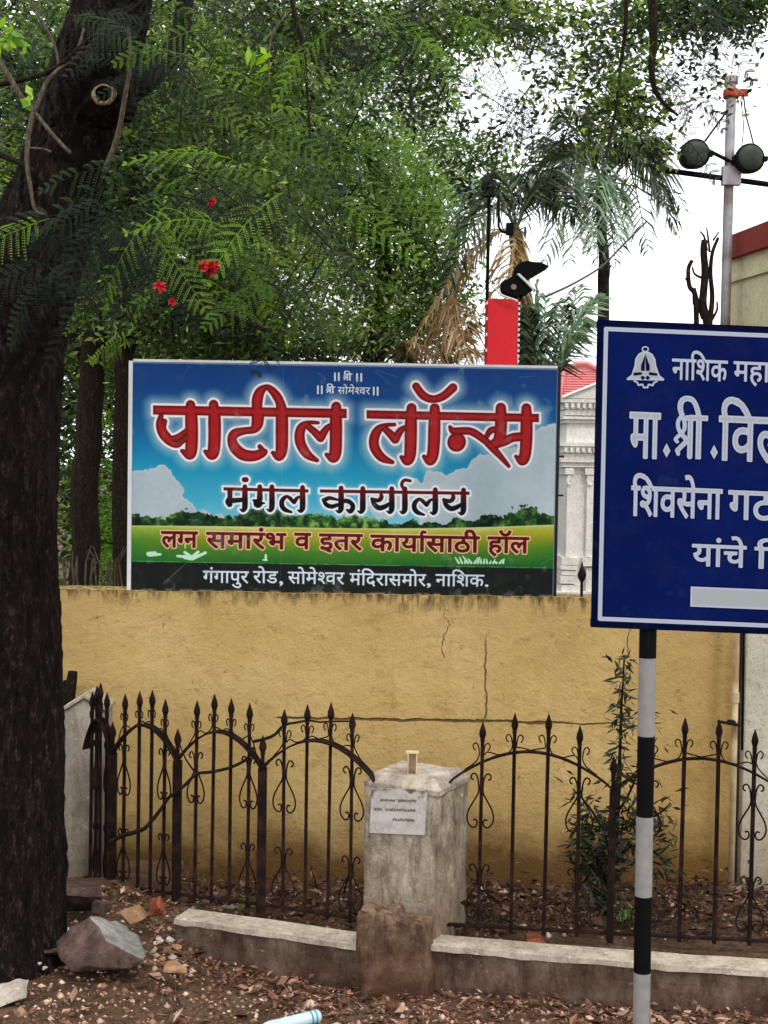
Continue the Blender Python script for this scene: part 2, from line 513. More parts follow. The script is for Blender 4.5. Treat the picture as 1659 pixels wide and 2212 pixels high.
M['litter_bed'] = leaf_mat('dry_leaves_bed', srgb(34, 20, 14), srgb(76, 50, 38), srgb(156, 122, 100), 0.12, 0.85)
M['leaf_bg'] = leaf_mat('small_green_leaf', srgb(10, 22, 8), srgb(50, 74, 22), srgb(156, 180, 80), 0.42)
M['leaf_bg2'] = leaf_mat('olive_green_leaf', srgb(24, 36, 14), srgb(78, 100, 38), srgb(170, 182, 98), 0.5)
M['leaf_mid'] = leaf_mat('fresh_green_leaf', srgb(32, 52, 20), srgb(108, 138, 62), srgb(198, 214, 142), 0.52)
M['leaf_bright'] = leaf_mat('bright_green_leaf', srgb(54, 92, 20), srgb(104, 150, 40), srgb(160, 190, 70), 0.5)
M['leaf_dark'] = leaf_mat('dark_weed_leaf', srgb(14, 22, 12), srgb(38, 50, 26), srgb(86, 96, 56), 0.3)
M['frond'] = leaf_mat('feathery_leaf', srgb(8, 20, 7), srgb(28, 56, 17), srgb(112, 148, 42), 0.34, attr=False)
M['palm_leaf'] = leaf_mat('palm_leaf', srgb(22, 30, 20), srgb(52, 66, 40), srgb(128, 142, 104), 0.3)
M['tan_bark'] = bark_material('tan_palm_sheath', srgb(88, 70, 50), srgb(128, 104, 76), srgb(168, 144, 110), 1.5, (1.5, 1.5, 8))
M['palm_pale'] = leaf_mat('pale_palm_leaf', srgb(84, 108, 84), srgb(136, 162, 130), srgb(206, 218, 194), 0.45)
M['palm_dry'] = leaf_mat('dry_palm_leaf', srgb(128, 100, 62), srgb(180, 150, 104), srgb(226, 206, 168), 0.4)
M['flower'] = simple('scarlet_petal', srgb(160, 22, 26), 0.6, 0.2, var=0.25, scale=40, bump=0.0)

# ------------------------------------------------------------------ printed lettering (drawn by the script into flat prints)
# letter outlines in thousandths of an em: advance, closed loops
GLYPHS = {
 '\u002c': (-33, '157,97 105,123 63,107 46,66 60,26 95,10 93,-50 59,-99 59,-118 147,-59 176,26'),
 '\u002e': (17, '151,93 109,111 67,93 49,51 67,9 109,-9 151,9 169,51'),
 '\u0902': (-273, '-109,826 -130,830 -151,826 -169,813 -181,794 -185,772 -181,750 -169,731 -151,718 -130,714 -109,718 -91,731 -79,750 -75,772 -79,794 -91,813'),
 '\u0907': (220, '505,622 0,622 0,551 314,551 314,465 221,465 177,463 141,458 112,448 87,433 72,418 60,400 52,378 50,352 58,304 82,263 118,228 161,197 186,207 213,215 242,220 271,222 312,218 342,204 360,182 366,153 356,115 328,89 281,73 219,68 207,69 194,70 166,91 143,106 121,113 101,116 78,112 62,102 51,85 48,65 57,37 83,19 123,7 176,1 223,-27 273,-56 326,-83 382,-110 415,-40 382,-30 350,-19 319,-8 289,4 356,21 406,52 437,96 447,154 435,212 398,257 343,285 275,294 222,290 174,277 159,291 144,307 134,325 130,347 134,367 145,381 155,387 167,391 185,393 211,394 395,394 395,551 505,551'),
 '\u0915': (-92, '777,622 0,622 0,551 371,551 371,260 340,232 307,209 270,193 228,188 190,194 158,214 135,246 127,292 135,334 159,365 198,385 249,391 269,390 293,388 315,385 333,381 339,454 321,457 296,461 268,463 244,464 164,452 101,417 60,362 46,290 52,238 71,195 100,161 138,137 180,123 226,118 272,123 312,136 344,155 371,174 371,0 452,0 452,258 508,312 562,330 593,324 617,307 631,278 636,237 632,196 620,154 602,115 579,80 651,39 681,90 701,141 712,192 716,239 706,307 675,358 628,389 569,399 505,387 452,349 452,551 777,551'),
 '\u0917': (301, '578,622 0,622 0,551 127,551 127,359 102,359 73,356 55,345 44,329 41,308 46,280 60,250 81,222 107,199 134,183 160,178 180,182 196,193 205,211 208,234 208,551 393,551 393,0 474,0 474,551 578,551'),
 '\u091a': (-92, '649,622 0,622 0,551 465,551 465,260 436,233 403,210 363,193 317,188 281,193 250,210 228,236 221,274 230,315 257,346 298,364 350,370 382,370 389,440 382,440 367,441 38,441 38,369 185,371 168,353 154,330 144,303 141,275 153,211 191,161 247,129 317,118 364,122 403,133 437,149 465,165 465,0 545,0 545,551 649,551'),
 '\u091f': (-92, '519,622 0,622 0,551 290,551 290,420 288,420 227,414 170,397 119,369 80,330 55,280 46,220 54,155 77,101 114,58 163,26 221,7 286,0 338,3 389,14 437,29 482,47 455,121 414,101 375,87 333,77 283,74 243,78 206,89 173,108 148,136 132,171 126,215 140,273 181,318 206,331 236,341 272,347 316,349 371,349 371,551 519,551'),
 '\u0920': (34, '600,622 0,622 0,551 290,551 290,420 287,420 227,414 170,397 119,368 80,329 55,278 46,216 63,125 115,57 195,14 297,0 360,5 418,21 468,47 506,85 531,135 539,198 528,267 495,328 442,377 371,414 371,551 600,551|308,349 343,349 393,321 429,287 451,246 458,200 446,142 411,103 358,80 293,72 227,81 174,106 138,149 126,210 130,246 143,277 162,301 187,321 241,342'),
 '\u0921': (307, '592,622 0,622 0,551 401,551 401,465 308,465 264,463 228,458 199,448 174,433 159,418 147,400 140,378 137,352 145,304 169,263 205,228 248,197 273,207 300,215 329,220 358,222 399,218 429,205 447,183 453,152 424,94 337,74 266,82 203,107 144,148 86,207 25,158 89,95 162,44 244,11 337,0 424,11 485,44 522,93 534,154 522,212 485,257 430,285 362,294 309,290 261,277 245,291 231,307 221,325 217,347 221,367 232,381 242,387 254,391 272,393 298,394 482,394 482,551 592,551'),
 '\u0924': (-92, '584,622 0,622 0,551 400,551 400,399 272,399 211,396 163,388 125,373 93,351 74,331 59,305 48,275 45,242 51,195 69,151 96,109 132,68 173,28 217,-12 271,40 208,94 163,143 135,189 126,237 132,274 150,299 172,313 200,322 238,326 291,328 400,328 400,0 481,0 481,551 584,551'),
 '\u0926': (331, '534,622 0,622 0,551 295,551 295,456 290,456 234,453 183,443 139,426 102,401 79,377 62,348 50,313 46,272 51,219 68,176 93,140 125,113 162,92 203,79 245,71 287,68 302,68 316,70 330,71 342,73 356,44 373,11 393,-24 413,-58 480,-24 457,9 439,37 423,62 410,86 430,97 447,113 457,134 461,162 455,190 439,216 411,234 373,240 349,236 327,226 311,206 306,176 308,160 312,141 305,140 287,140 216,149 166,175 136,214 126,262 129,292 139,317 153,338 173,355 201,369 234,378 275,383 327,385 376,385 376,551 534,551'),
 '\u0928': (-92, '569,622 0,622 0,551 385,551 385,369 98,369 69,366 51,355 40,339 37,318 42,290 56,260 77,232 102,209 128,193 153,188 174,192 190,202 201,220 204,244 204,298 385,298 385,0 466,0 466,551 569,551'),
 '\u092a': (210, '583,622 0,622 0,551 79,551 79,358 82,301 91,258 106,223 128,194 152,175 182,160 216,149 254,146 298,149 335,159 368,174 398,191 398,0 479,0 479,551 583,551|160,369 160,551 398,551 398,280 371,257 338,236 302,222 263,217 220,223 190,240 180,252 173,266 167,282 163,304 161,332'),
 '\u092d': (-46, '209,629 174,632 126,625 84,606 56,571 46,520 57,464 91,426 143,401 210,389 218,460 169,466 138,478 120,496 114,521 118,540 128,555 145,565 169,568 206,561 232,538 242,521 248,498 252,468 253,426 253,321 224,321 196,318 178,309 167,295 164,278 167,258 175,237 188,216 204,196 223,178 243,164 264,154 283,151 302,155 318,166 328,185 332,213 332,250 533,250 533,0 614,0 614,551 717,551 717,622 402,622 402,551 533,551 533,321 332,321 332,437 329,492 321,533 307,563 291,586 267,607 240,622'),
 '\u092e': (115, '612,622 0,622 0,551 126,551 126,321 100,321 71,318 53,309 42,295 39,278 42,258 51,237 64,216 80,196 99,178 119,164 140,154 159,151 177,155 193,166 203,185 207,213 207,250 428,250 428,0 509,0 509,551 612,551|207,321 207,551 428,551 428,321'),
 '\u092f': (119, '595,622 0,622 0,551 123,551 136,532 149,509 157,484 160,457 153,418 130,390 92,369 38,353 62,263 108,193 172,147 253,132 301,136 343,147 379,162 410,179 410,0 491,0 491,551 595,551|233,499 211,551 410,551 410,274 380,247 346,224 306,208 259,203 215,209 180,228 152,258 129,301 212,355 240,445'),
 '\u0930': (75, '424,622 0,622 0,551 239,551 245,534 251,514 255,491 256,468 252,431 238,399 215,372 181,349 165,368 148,382 127,390 104,393 75,389 55,376 44,359 40,340 42,323 47,305 57,284 75,256 102,222 138,181 181,136 230,87 284,37 341,-12 395,42 332,93 272,147 216,201 167,254 213,276 254,301 288,330 314,365 331,407 336,458 332,510 320,551 424,551'),
 '\u0932': (407, '693,622 0,622 0,551 508,551 508,426 499,426 419,412 354,370 320,394 285,412 246,422 204,426 168,422 131,411 97,391 70,362 51,323 45,275 52,224 73,176 106,129 149,84 200,37 255,-12 309,40 255,86 210,127 174,163 148,199 131,234 126,271 131,304 148,330 174,347 209,353 238,350 263,342 287,329 311,313 293,275 279,232 356,208 375,262 397,301 421,327 445,344 470,353 494,356 502,356 508,355 508,0 589,0 589,551 693,551'),
 '\u0935': (-92, '571,622 0,622 0,551 387,551 387,260 359,234 325,211 283,194 235,188 193,194 159,212 135,243 127,287 136,331 162,364 204,384 259,391 282,390 306,388 329,385 349,381 354,454 342,457 326,459 288,463 270,464 255,464 170,453 104,418 60,362 46,286 52,238 71,198 99,164 137,139 182,123 233,118 282,122 324,133 358,148 387,165 387,0 467,0 467,551 571,551'),
 '\u0936': (59, '250,627 204,632 145,624 102,600 75,563 66,517 78,463 113,418 171,385 253,370 270,440 221,445 186,454 162,467 148,484 140,500 138,516 142,537 153,553 172,563 199,566 242,558 275,533 298,493 305,443 297,384 273,335 237,299 191,276 164,295 142,307 122,312 104,314 79,310 58,299 45,280 40,255 46,227 64,207 90,193 122,189 151,190 179,194 217,160 258,118 301,65 350,-1 414,43 380,88 341,135 298,180 254,221 308,260 350,312 375,374 384,440 378,499 359,547 329,584 292,611|695,622 421,622 421,551 510,551 510,0 591,0 591,551 695,551'),
 '\u0938': (170, '691,622 0,622 0,551 201,551 207,534 213,512 216,487 217,458 215,428 210,399 199,372 181,350 165,368 148,382 127,390 104,393 75,389 55,376 44,359 40,340 41,323 46,305 55,284 73,256 99,222 133,181 174,136 221,87 272,37 326,-12 380,42 320,93 264,146 212,200 167,253 191,265 212,277 248,267 292,259 337,253 380,251 417,252 448,254 477,259 506,266 506,0 587,0 587,551 691,551|288,533 281,551 506,551 506,339 473,331 440,326 406,323 369,322 315,325 262,333 277,357 289,385 296,419 298,458 297,486 293,511'),
 '\u0939': (256, '546,622 0,622 0,551 361,551 361,465 229,465 191,463 159,458 131,448 106,433 91,418 79,400 72,378 69,352 72,320 83,292 97,268 115,248 92,225 73,198 62,166 58,130 70,57 108,-9 167,-73 248,-142 302,-89 241,-40 197,-1 167,33 150,64 141,94 138,124 147,167 175,201 219,222 280,229 336,224 374,208 396,182 403,148 397,120 380,98 354,82 321,69 348,2 405,24 447,57 473,100 481,153 476,190 461,225 434,255 397,279 347,295 284,300 232,296 183,284 170,297 159,312 152,328 149,347 153,367 164,381 174,387 186,391 204,393 230,394 442,394 442,551 546,551'),
 '\u093e': (-92, '273,622 0,622 0,551 89,551 89,0 170,0 170,551 273,551'),
 '\u093f': (-3, '399,877 266,896 179,884 111,849 68,794 53,724 55,695 61,669 69,645 80,622 0,622 0,551 89,551 89,0 170,0 170,551 273,551 273,622 165,622 154,640 144,662 136,686 134,714 144,760 174,795 221,817 283,824 459,772 620,615 704,615 618,730 516,820'),
 '\u0940': (-229, '-6,889 -61,896 -128,886 -178,855 -210,807 -220,748 -218,715 -211,682 -200,649 -185,615 -105,615 -118,644 -129,672 -137,701 -139,733 -134,771 -118,801 -92,819 -57,825 -8,813 29,776 58,712 87,622 0,622 0,551 89,551 89,0 170,0 170,551 273,551 273,622 163,622 136,709 108,779 76,831 39,868'),
 '\u0941': (-314, '-69,1 -136,11 -193,5 -248,-12 -222,-79 -201,-69 -180,-62 -157,-58 -131,-57 -102,-61 -76,-73 -57,-93 -51,-122 -78,-177 -157,-196 -204,-192 -246,-182 -284,-163 -320,-136 -356,-101 -394,-57 -455,-100 -392,-169 -325,-222 -247,-257 -157,-268 -81,-258 -25,-229 10,-185 22,-129 12,-72 -20,-28'),
 '\u0947': (-279, '-268,890 -318,896 -367,893 -409,882 -385,809 -370,814 -354,819 -336,822 -315,823 -283,818 -256,804 -232,778 -211,740 -190,686 -169,615 -94,615 -123,711 -154,784 -187,836 -225,871'),
 '\u0949': (-92, '273,622 0,622 0,551 89,551 89,0 170,0 170,551 273,551|298,863 222,889 203,830 179,786 144,758 94,749 46,758 8,783 -24,826 -52,887 -123,863 -84,781 -35,725 24,691 91,680 162,690 222,722 267,778'),
 '\u094b': (-20, '-9,890 -59,896 -108,893 -150,882 -126,809 -111,814 -95,819 -77,822 -56,823 -24,818 3,804 27,778 49,740 69,686 90,615 165,615 136,711 106,784 72,836 35,871|273,622 0,622 0,551 89,551 89,0 170,0 170,551 273,551'),
}
GLYPHS = {k: (adv, [np.array([[float(a) / 1000 for a in p.split(',')] for p in l.split()]) for l in loops.split('|')]) for k, (adv, loops) in GLYPHS.items()}
ADV = {',': .20, '.': .20, '\u0902': 0.0, '\u0941': 0.0, '\u0947': 0.0, '\u093e': .27, '\u093f': .27, '\u0940': .27, '\u0949': .27, '\u094b': .27, ' ': .26,
       'SHR': .27, 'ShaHalf': .45, 'GaHalf': .30, 'Reph': 0.0}
STROKE_GLYPHS = {
    'SHR': [[(.112,.600,.026),(.062,.528,.028),(.066,.435,.028),(.112,.356,.030),(.185,.290,.034),(.235,.237,.030)],
            [(.112,.600,.026),(.163,.528,.028),(.165,.422,.028),(.119,.356,.028),(.028,.275,.026),(.055,.235,.024)],
            [(.250,.290,.034),(.060,.110,.034),(.075,.060,.026)],
            [(.262,.590,.038),(.262,.030,.038)], [(.200,.580,.038),(.33,.580,.038)]],
    'Reph': [[(-.130,.60,.034),(-.165,.70,.036),(-.13,.790,.036),(-.045,.780,.036)]],
}

class Canvas:
    def __init__(s, w, h, sy=1.0):
        s.w, s.h = w, h
        s.rgb = np.zeros((h, w, 3), np.float32)
        s.X, s.Y = np.meshgrid(np.arange(w, dtype=np.float32) + 0.5, np.arange(h, dtype=np.float32) + 0.5)
    def field(s):
        return np.full((s.h, s.w), 1e3, np.float32)
    def _win(s, x0, y0, x1, y1, pad):
        a, b = max(0, int(x0 - pad)), min(s.w, int(x1 + pad) + 1)
        c, d = max(0, int(y0 - pad)), min(s.h, int(y1 + pad) + 1)
        return a, b, c, d
    def stroke(s, F, pts, pad=30, smooth=True, mul=1.0):
        if smooth and len(pts) > 2: pts = catmull(pts, 4)
        for (ax, ay, ar), (bx, by, br) in zip(pts[:-1], pts[1:]):
            r = max(ar, br) * mul
            a, b, c, d = s._win(min(ax, bx) - r, min(ay, by) - r, max(ax, bx) + r, max(ay, by) + r, pad)
            if a >= b or c >= d: continue
            X = s.X[c:d, a:b]; Y = s.Y[c:d, a:b]
            dx, dy = bx - ax, by - ay
            L = dx * dx + dy * dy + 1e-9
            t = np.clip(((X - ax) * dx + (Y - ay) * dy) / L, 0, 1)
            D = np.hypot(X - ax - t * dx, Y - ay - t * dy) - (ar + t * (br - ar)) * mul
            F[c:d, a:b] = np.minimum(F[c:d, a:b], D)
    def poly(s, F, loops, pad=16, grow=0.0, cutx=None):
        allp = np.concatenate(loops)
        a, b, c, d = s._win(allp[:, 0].min(), allp[:, 1].min(), allp[:, 0].max(), allp[:, 1].max(), pad)
        if a >= b or c >= d: return
        X = s.X[c:d, a:b]; Y = s.Y[c:d, a:b]
        D = np.full(X.shape, 1e3, np.float32); ins = np.zeros(X.shape, bool)
        for L in loops:
            N = len(L)
            for i in range(N):
                ax, ay = L[i]; bx, by = L[(i + 1) % N]
                dx, dy = bx - ax, by - ay
                t = np.clip(((X - ax) * dx + (Y - ay) * dy) / (dx * dx + dy * dy + 1e-9), 0, 1)
                D = np.minimum(D, np.hypot(X - ax - t * dx, Y - ay - t * dy))
                if abs(dy) > 1e-6:
                    cr = ((ay > Y) != (by > Y)) & (X < (bx - ax) * (Y - ay) / dy + ax)
                    ins ^= cr
        D = np.where(ins, -D, D) - grow
        if cutx is not None:
            D = np.maximum(D, X - cutx)
        F[c:d, a:b] = np.minimum(F[c:d, a:b], D)
    def word(s, F, toks, x0, x1, top, base, bold=0.0, pad=16):
        """Set tokens between x0 and x1 with the headline's top at `top` and the feet at `base`."""
        adv = sum(ADV.get(t, GLYPHS[t][1] and max(l[:, 0].max() for l in GLYPHS[t][1]) if t in GLYPHS else .3) for t in toks)
        sx, sy = (x1 - x0) / adv, (base - top) / .62
        pen = 0.0
        for t in toks:
            if t in STROKE_GLYPHS:
                m = (sx + sy) / 2
                for st in STROKE_GLYPHS[t]:
                    s.stroke(F, [(x0 + (pen + a) * sx, base - b * sy, r * m + bold * 0.6) for a, b, r in st], pad, smooth=len(st) > 3)
                pen += ADV[t]; continue
            src, cut = t, None
            if t == 'ShaHalf': src, cut = '\u0936', .515
            if t == 'GaHalf': src, cut = '\u0917', .315
            if t == ' ': pen += ADV[' ']; continue
            loops = [np.stack([x0 + (pen + l[:, 0]) * sx, base - l[:, 1] * sy], 1) for l in GLYPHS[src][1]]
            s.poly(F, loops, pad, bold, None if cut is None else x0 + (pen + cut) * sx)
            pen += ADV.get(t, max(l[:, 0].max() for l in GLYPHS[src][1]))
    def put(s, cov, col):
        cov = np.clip(cov, 0, 1)[..., None]
        col = np.asarray(col, np.float32)
        if col.ndim == 1: col = col[None, None, :] / 255.0
        s.rgb = s.rgb * (1 - cov) + col * cov
    def ink(s, F, col, grow=0.0, soft=0.7, alpha=1.0):
        s.put(np.clip(0.5 - (F - grow) / (2 * soft), 0, 1) * alpha, col)
    def noise(s, cell, seed=0, octaves=3, sx=1.0, sy=1.0):
        r = np.random.default_rng(seed); out = 0; amp = 1; tot = 0
        for o in range(octaves):
            cx, cy = cell * sx / 2 ** o, cell * sy / 2 ** o
            g = r.random((int(s.h / cy) + 3, int(s.w / cx) + 3)).astype(np.float32)
            fx, fy = s.X / cx, s.Y / cy
            ix, iy = fx.astype(int), fy.astype(int); tx, ty = fx - ix, fy - iy
            tx = tx * tx * (3 - 2 * tx); ty = ty * ty * (3 - 2 * ty)
            v = (g[iy, ix] * (1 - tx) + g[iy, ix + 1] * tx) * (1 - ty) + (g[iy + 1, ix] * (1 - tx) + g[iy + 1, ix + 1] * tx) * ty
            out = out + v * amp; tot += amp; amp *= 0.55
        return out / tot
    def image(s, name):
        im = bpy.data.images.new(name, s.w, s.h, alpha=False)
        px = np.ones((s.h, s.w, 4), np.float32)
        px[..., :3] = np.clip(s.rgb[::-1], 0, 1)
        im.pixels.foreach_set(px.ravel())
        im.update(); im.pack()
        return im

def print_material(name, im, rough=0.45, spec=0.3, wear=0.1):
    t = NT(name, rough, spec)
    tx = t.node('ShaderNodeTexImage'); tx.image = im; tx.interpolation = 'Cubic'
    uv = t.node('ShaderNodeUVMap', uv_map='UVMap')
    t.link(uv.outputs['UV'], tx.inputs['Vector'])
    c = t.mix(t.ramp(t.noise(7, 7, 0.75), [(0.5, 0.0), (0.8, wear)]), tx.outputs['Color'], srgb(120, 112, 100))
    t.color(c)
    t.bump(t.noise(2.5, 3), 0.15, 0.02)
    return t.m

def ramp_np(v, stops):
    xs = [p for p, _ in stops]
    return np.stack([np.interp(v, xs, [c[k] / 255.0 for _, c in stops]) for k in range(3)], -1).astype(np.float32)

def banner_print():
    OX, OY, A = 524.0, 1444.0, math.radians(0.93)
    ca, sa = math.cos(A), math.sin(A)
    def mp(x, y):
        dx, dy = x - OX, y - OY
        return dx * ca + dy * sa, -dx * sa + dy * ca
    def Z(o, sc, off=(0, 0)):
        return lambda p: mp(o[0] + (p[0] + off[0]) / sc, o[1] + (p[1] + off[1]) / sc) + ((p[2] / sc,) if len(p) > 2 else ())
    c = Canvas(1715, 922)
    U, V = c.X / c.w, c.Y / c.h
    n1 = c.noise(160, 1, 5); n2 = c.noise(60, 2, 5); n3 = c.noise(18, 3, 4)
    c.rgb = ramp_np(V + (n1 - .5) * 0.05, [(0, (16, 58, 118)), (.12, (14, 66, 128)), (.30, (16, 96, 150)), (.45, (26, 140, 178)), (.60, (66, 166, 196)), (.68, (120, 186, 204))])
    # clouds: two banks of lobes
    def bank(lobes, seed):
        F = c.field()
        for x, y, r in lobes:
            c.stroke(F, [(x, y, r), (x + 1, y, r)], 60, False)
        F = F + (n2 - .5) * 46 + (n3 - .5) * 16
        tone = ramp_np(np.clip(n1 * 0.6 + n3 * 0.25 + V * 0.35, 0, 1), [(0, (150, 168, 180)), (.45, (160, 178, 186)), (1, (186, 198, 204))])
        c.put(np.clip(-F / 5 + .5, 0, 1), tone)
        c.put(np.clip(1 - np.abs(F + 5) / 6, 0, 1) * .4, (196, 210, 218))
    bank([(30, 490, 60), (110, 480, 62), (150, 530, 60), (210, 585, 50), (60, 570, 90), (150, 600, 80), (20, 600, 90), (290, 620, 40), (340, 640, 40)], 4)
    bank([(1640, 350, 95), (1700, 300, 80), (1560, 420, 110), (1450, 450, 110), (1350, 500, 100), (1230, 480, 60), (1130, 520, 70), (1500, 540, 130), (1650, 520, 150),
          (1020, 560, 60), (1380, 600, 110), (1240, 590, 80), (900, 600, 30)], 5)
    # tree line and field
    hill = 655 - 34 * np.clip((U - .45) / .55, 0, 1) ** 1.6 - 3 * np.sin(U * 5)
    tl = 30 + 60 * (n2 - .4) + 34 * (n3 - .5) + 30 * np.exp(-((U - .30) / .06) ** 2) + 34 * np.exp(-((U - .93) / .05) ** 2) + 26 * np.exp(-((U - .13) / .03) ** 2) - 18 * np.exp(-((U - .66) / .12) ** 2) + 24 * np.exp(-((U - .47) / .10) ** 2)
    tree = ramp_np(np.clip(c.noise(22, 8, 4) * 1.7 - .42 + .9 * (n1 - .5), 0, 1), [(0, (8, 26, 16)), (.45, (24, 62, 26)), (.75, (66, 110, 44)), (1, (128, 158, 78))])
    c.put(np.clip((c.Y - (hill - tl)) / 3, 0, 1), tree)
    field = ramp_np(np.clip((c.Y - hill) / 165 + (n1 - .5) * .25 + (n3 - .5) * .08, 0, 1), [(0, (190, 196, 118)), (.08, (172, 172, 66)), (.3, (142, 146, 30)), (.6, (70, 120, 34)), (1, (24, 92, 36))])
    left = ramp_np(np.clip((c.Y - hill) / 165 + (n3 - .5) * .1, 0, 1), [(0, (150, 176, 60)), (.35, (72, 128, 40)), (1, (22, 96, 44))])
    wl = np.clip(1 - U * 5, 0, 1)[..., None]
    field = field * (1 - wl) + left * wl
    c.put(np.clip((c.Y - hill) / 2, 0, 1), field)
    c.put(np.clip(1 - np.abs(c.Y - hill - 3) / 5, 0, 1) * .6, (206, 214, 150))
    # black strip
    c.put(np.clip((c.Y - 801 - 2 * (n3 - .5)) / 1.5, 0, 1), (20, 26, 24))
    c.put(np.clip(1 - np.abs(c.Y - 799) / 2.2, 0, 1) * .55 * (n3 > .45), (150, 200, 140))
    # flowers
    F = c.field()
    fz = Z((580, 2080), 2.0232)
    for a, b in (((355, 300, 14), (300, 258, 10)), ((355, 300, 14), (240, 288, 8)), ((355, 305, 14), (410, 255, 10)), ((365, 310, 12), (470, 262, 10)),
                 ((0, 270, 14), (60, 262, 10)), ((10, 280, 12), (100, 275, 8)), ((965, 315, 8), (965, 280, 7)), ((945, 320, 5), (975, 322, 5)), ((300, 300, 12), (350, 312, 10))):
        c.stroke(F, [fz(a), fz(b)], 5, False)
    gz = Z((1380, 2080), 2.0232)
    r = random.Random(3)
    for k in range(15):
        x = 930 + k * 26
        c.stroke(F, [gz((x, 345, 8)), gz((x + r.uniform(-45, 30), 345 - (62 if k < 8 else 36) * r.uniform(.4, 1), 3))], 5, False)
    c.ink(F, (186, 226, 196), 1)
    # title, traced stroke by stroke
    T = c.field()
    za, zb = Z((500, 1400), 1.8433), Z((1350, 1400), 1.7463)
    def strokes(F, z, L, pad=70):
        for s_ in L:
            c.stroke(F, [z(p) for p in s_], pad, smooth=len(s_) > 2)
    strokes(T, za, [
        [(470,398,34),(476,500,46),(478,640,46),(472,740,44),(455,765,34),(405,738,14)], 
        [(250,480,18),(240,540,28),(262,610,33),(310,665,30),(365,690,26),(400,672,20),(440,640,22)],
        [(275,520,20),(262,580,26),(300,640,30)], [(300,650,20),(370,640,24),(440,590,20)],
        [(642,396,34),(648,500,46),(648,640,46),(640,740,44),(622,768,34),(578,742,14)],
        [(972,480,46),(966,540,42),(940,580,28),(870,590,26),(800,610,34),(778,655,34),(800,715,40),(860,765,42),(940,775,38),(1000,755,32),(1025,742,18)],
        [(1015,745,22),(985,705,16)],
        [(965,440,36),(968,360,40),(990,300,34),(1035,268,20),(1070,285,26),(1110,330,32),(1140,390,34),(1150,470,44),(1150,600,46),(1148,720,44),(1128,778,34),(1082,752,14)],
        [(1420,530,12),(1350,530,16),(1300,562,32),(1282,620,37),(1292,690,37),(1340,765,32),(1412,808,14)],
        [(1330,545,22),(1385,590,26),(1438,640,32)], [(1438,640,32),(1482,575,24),(1520,545,16)],
        [(1555,412,36),(1553,520,45),(1552,680,45),(1546,760,44),(1528,790,34),(1482,765,14)]])
    strokes(T, zb, [
        [(400,515,12),(330,522,16),(282,556,30),(256,615,34),(262,680,34),(310,745,30),(385,778,14)],
        [(315,530,20),(365,575,26),(405,618,30)], [(405,618,30),(440,560,24),(475,535,16)],
        [(520,400,34),(516,510,42),(514,650,42),(508,735,40),(488,768,32),(448,742,13)],
        [(684,402,34),(682,510,42),(678,650,42),(668,735,40),(648,768,32),(608,738,13)],
        [(552,248,26),(602,312,28),(670,338,26),(745,316,28),(812,258,30)],
        [(838,640,64),(840,636,64)], [(792,532,12),(815,560,24),(870,560,26),(935,562,26),(990,590,26),(1035,625,24)],
        [(1020,605,22),(1085,670,26),(1150,740,20),(1208,806,12)],
        [(1050,600,16),(1075,560,22),(1110,550,22),(1145,560,20)], [(1150,400,36),(1152,500,42),(1148,570,42),(1138,630,44),(1080,662,22)],
        [(1110,648,36),(1180,630,32),(1240,605,30),(1320,600,32)],
        [(1330,402,34),(1332,510,42),(1330,640,42),(1320,735,40),(1300,768,32),(1258,738,12)]])
    for z, (x0, y0), (x1, y1), h in ((za, (192, 436), (1632, 462), 33), (zb, (204, 444), (1418, 470), 28)):
        q = [z((x0, y0 - h)), z((x1, y1 - h)), z((x1, y1 + h)), z((x0, y0 + h))]
        c.poly(T, [np.array(q)], 70)
    halo = np.clip(1 - (T - 6) / 46, 0, 1) ** 1.1
    c.put(halo * (0.95 - .25 * n2), (172, 190, 196))
    c.ink(T, (232, 228, 234), 9.5)
    c.ink(T, (236, 176, 176), 3.0, 1.5, .8)
    inner = np.clip(-T / 13, 0, 1)
    lum = c.noise(30, 12, 2)
    red = ramp_np(inner * .9 + (lum - .5) * .12, [(0, (64, 8, 12)), (.35, (110, 14, 18)), (.8, (158, 24, 28)), (1, (172, 30, 34))])
    c.put(np.clip(.5 - T / 1.4, 0, 1), red)
    # second line, traced
    G = c.field()
    zc = Z((860, 1880), 2.9625)
    def sh(L, dx, dy=0):
        return [[(x + dx, y + dy, r_) for x, y, r_ in s_] for s_ in L]
    la = [[(895,322,10),(835,306,20),(785,350,28),(778,410,29),(815,462,27),(895,492,13)], [(845,302,15),(885,338,21),(926,372,26)], [(926,372,26),(962,325,20),(1000,308,14)]]
    ya = [[(430,285,22),(432,320,27),(395,352,25),(322,340,22)], [(318,330,16),(345,395,28),(405,442,30),(475,425,28),(535,388,20)]]
    def stem(x, y): return [[(x,y,28),(x,y+70,33),(x,y+220,34),(x-8,y+262,30),(x-28,y+285,18),(x-60,y+268,8)]]
    B = 1540.5
    strokes(G, zc, [[(330,105,30),(352,105,30)], [(155,230,32),(155,320,30),(132,365,32),(152,398,34)], [(170,355,32),(310,345,26)],
        [(515,190,28),(515,330,36)], [(492,388,54),(493,388,54)], [(500,385,30),(568,385,10)], [(490,380,40),(442,352,16)],
        [(1290,350,26),(1350,324,24),(1450,345,14),(1490,350,12)], [(1278,345,20),(1312,402,26),(1375,425,26),(1440,408,22),(1490,390,16)],
        [(1500,362,24),(1570,360,27),(1622,398,27),(1630,440,29),(1600,484,27),(1560,464,12)]]
        + stem(336, 190) + stem(660, 190) + la + stem(1028, 198) + stem(1490, 205)
        + sh(stem(210, 210) + ya + stem(558, 212) + stem(715, 215) + [[(700,215,20),(676,160,20),(710,112,20),(780,120,18)]]
             + stem(1080, 225) + stem(1418, 228) + sh(ya, 862, 8) + sh(la, 50, 32), B), 22)
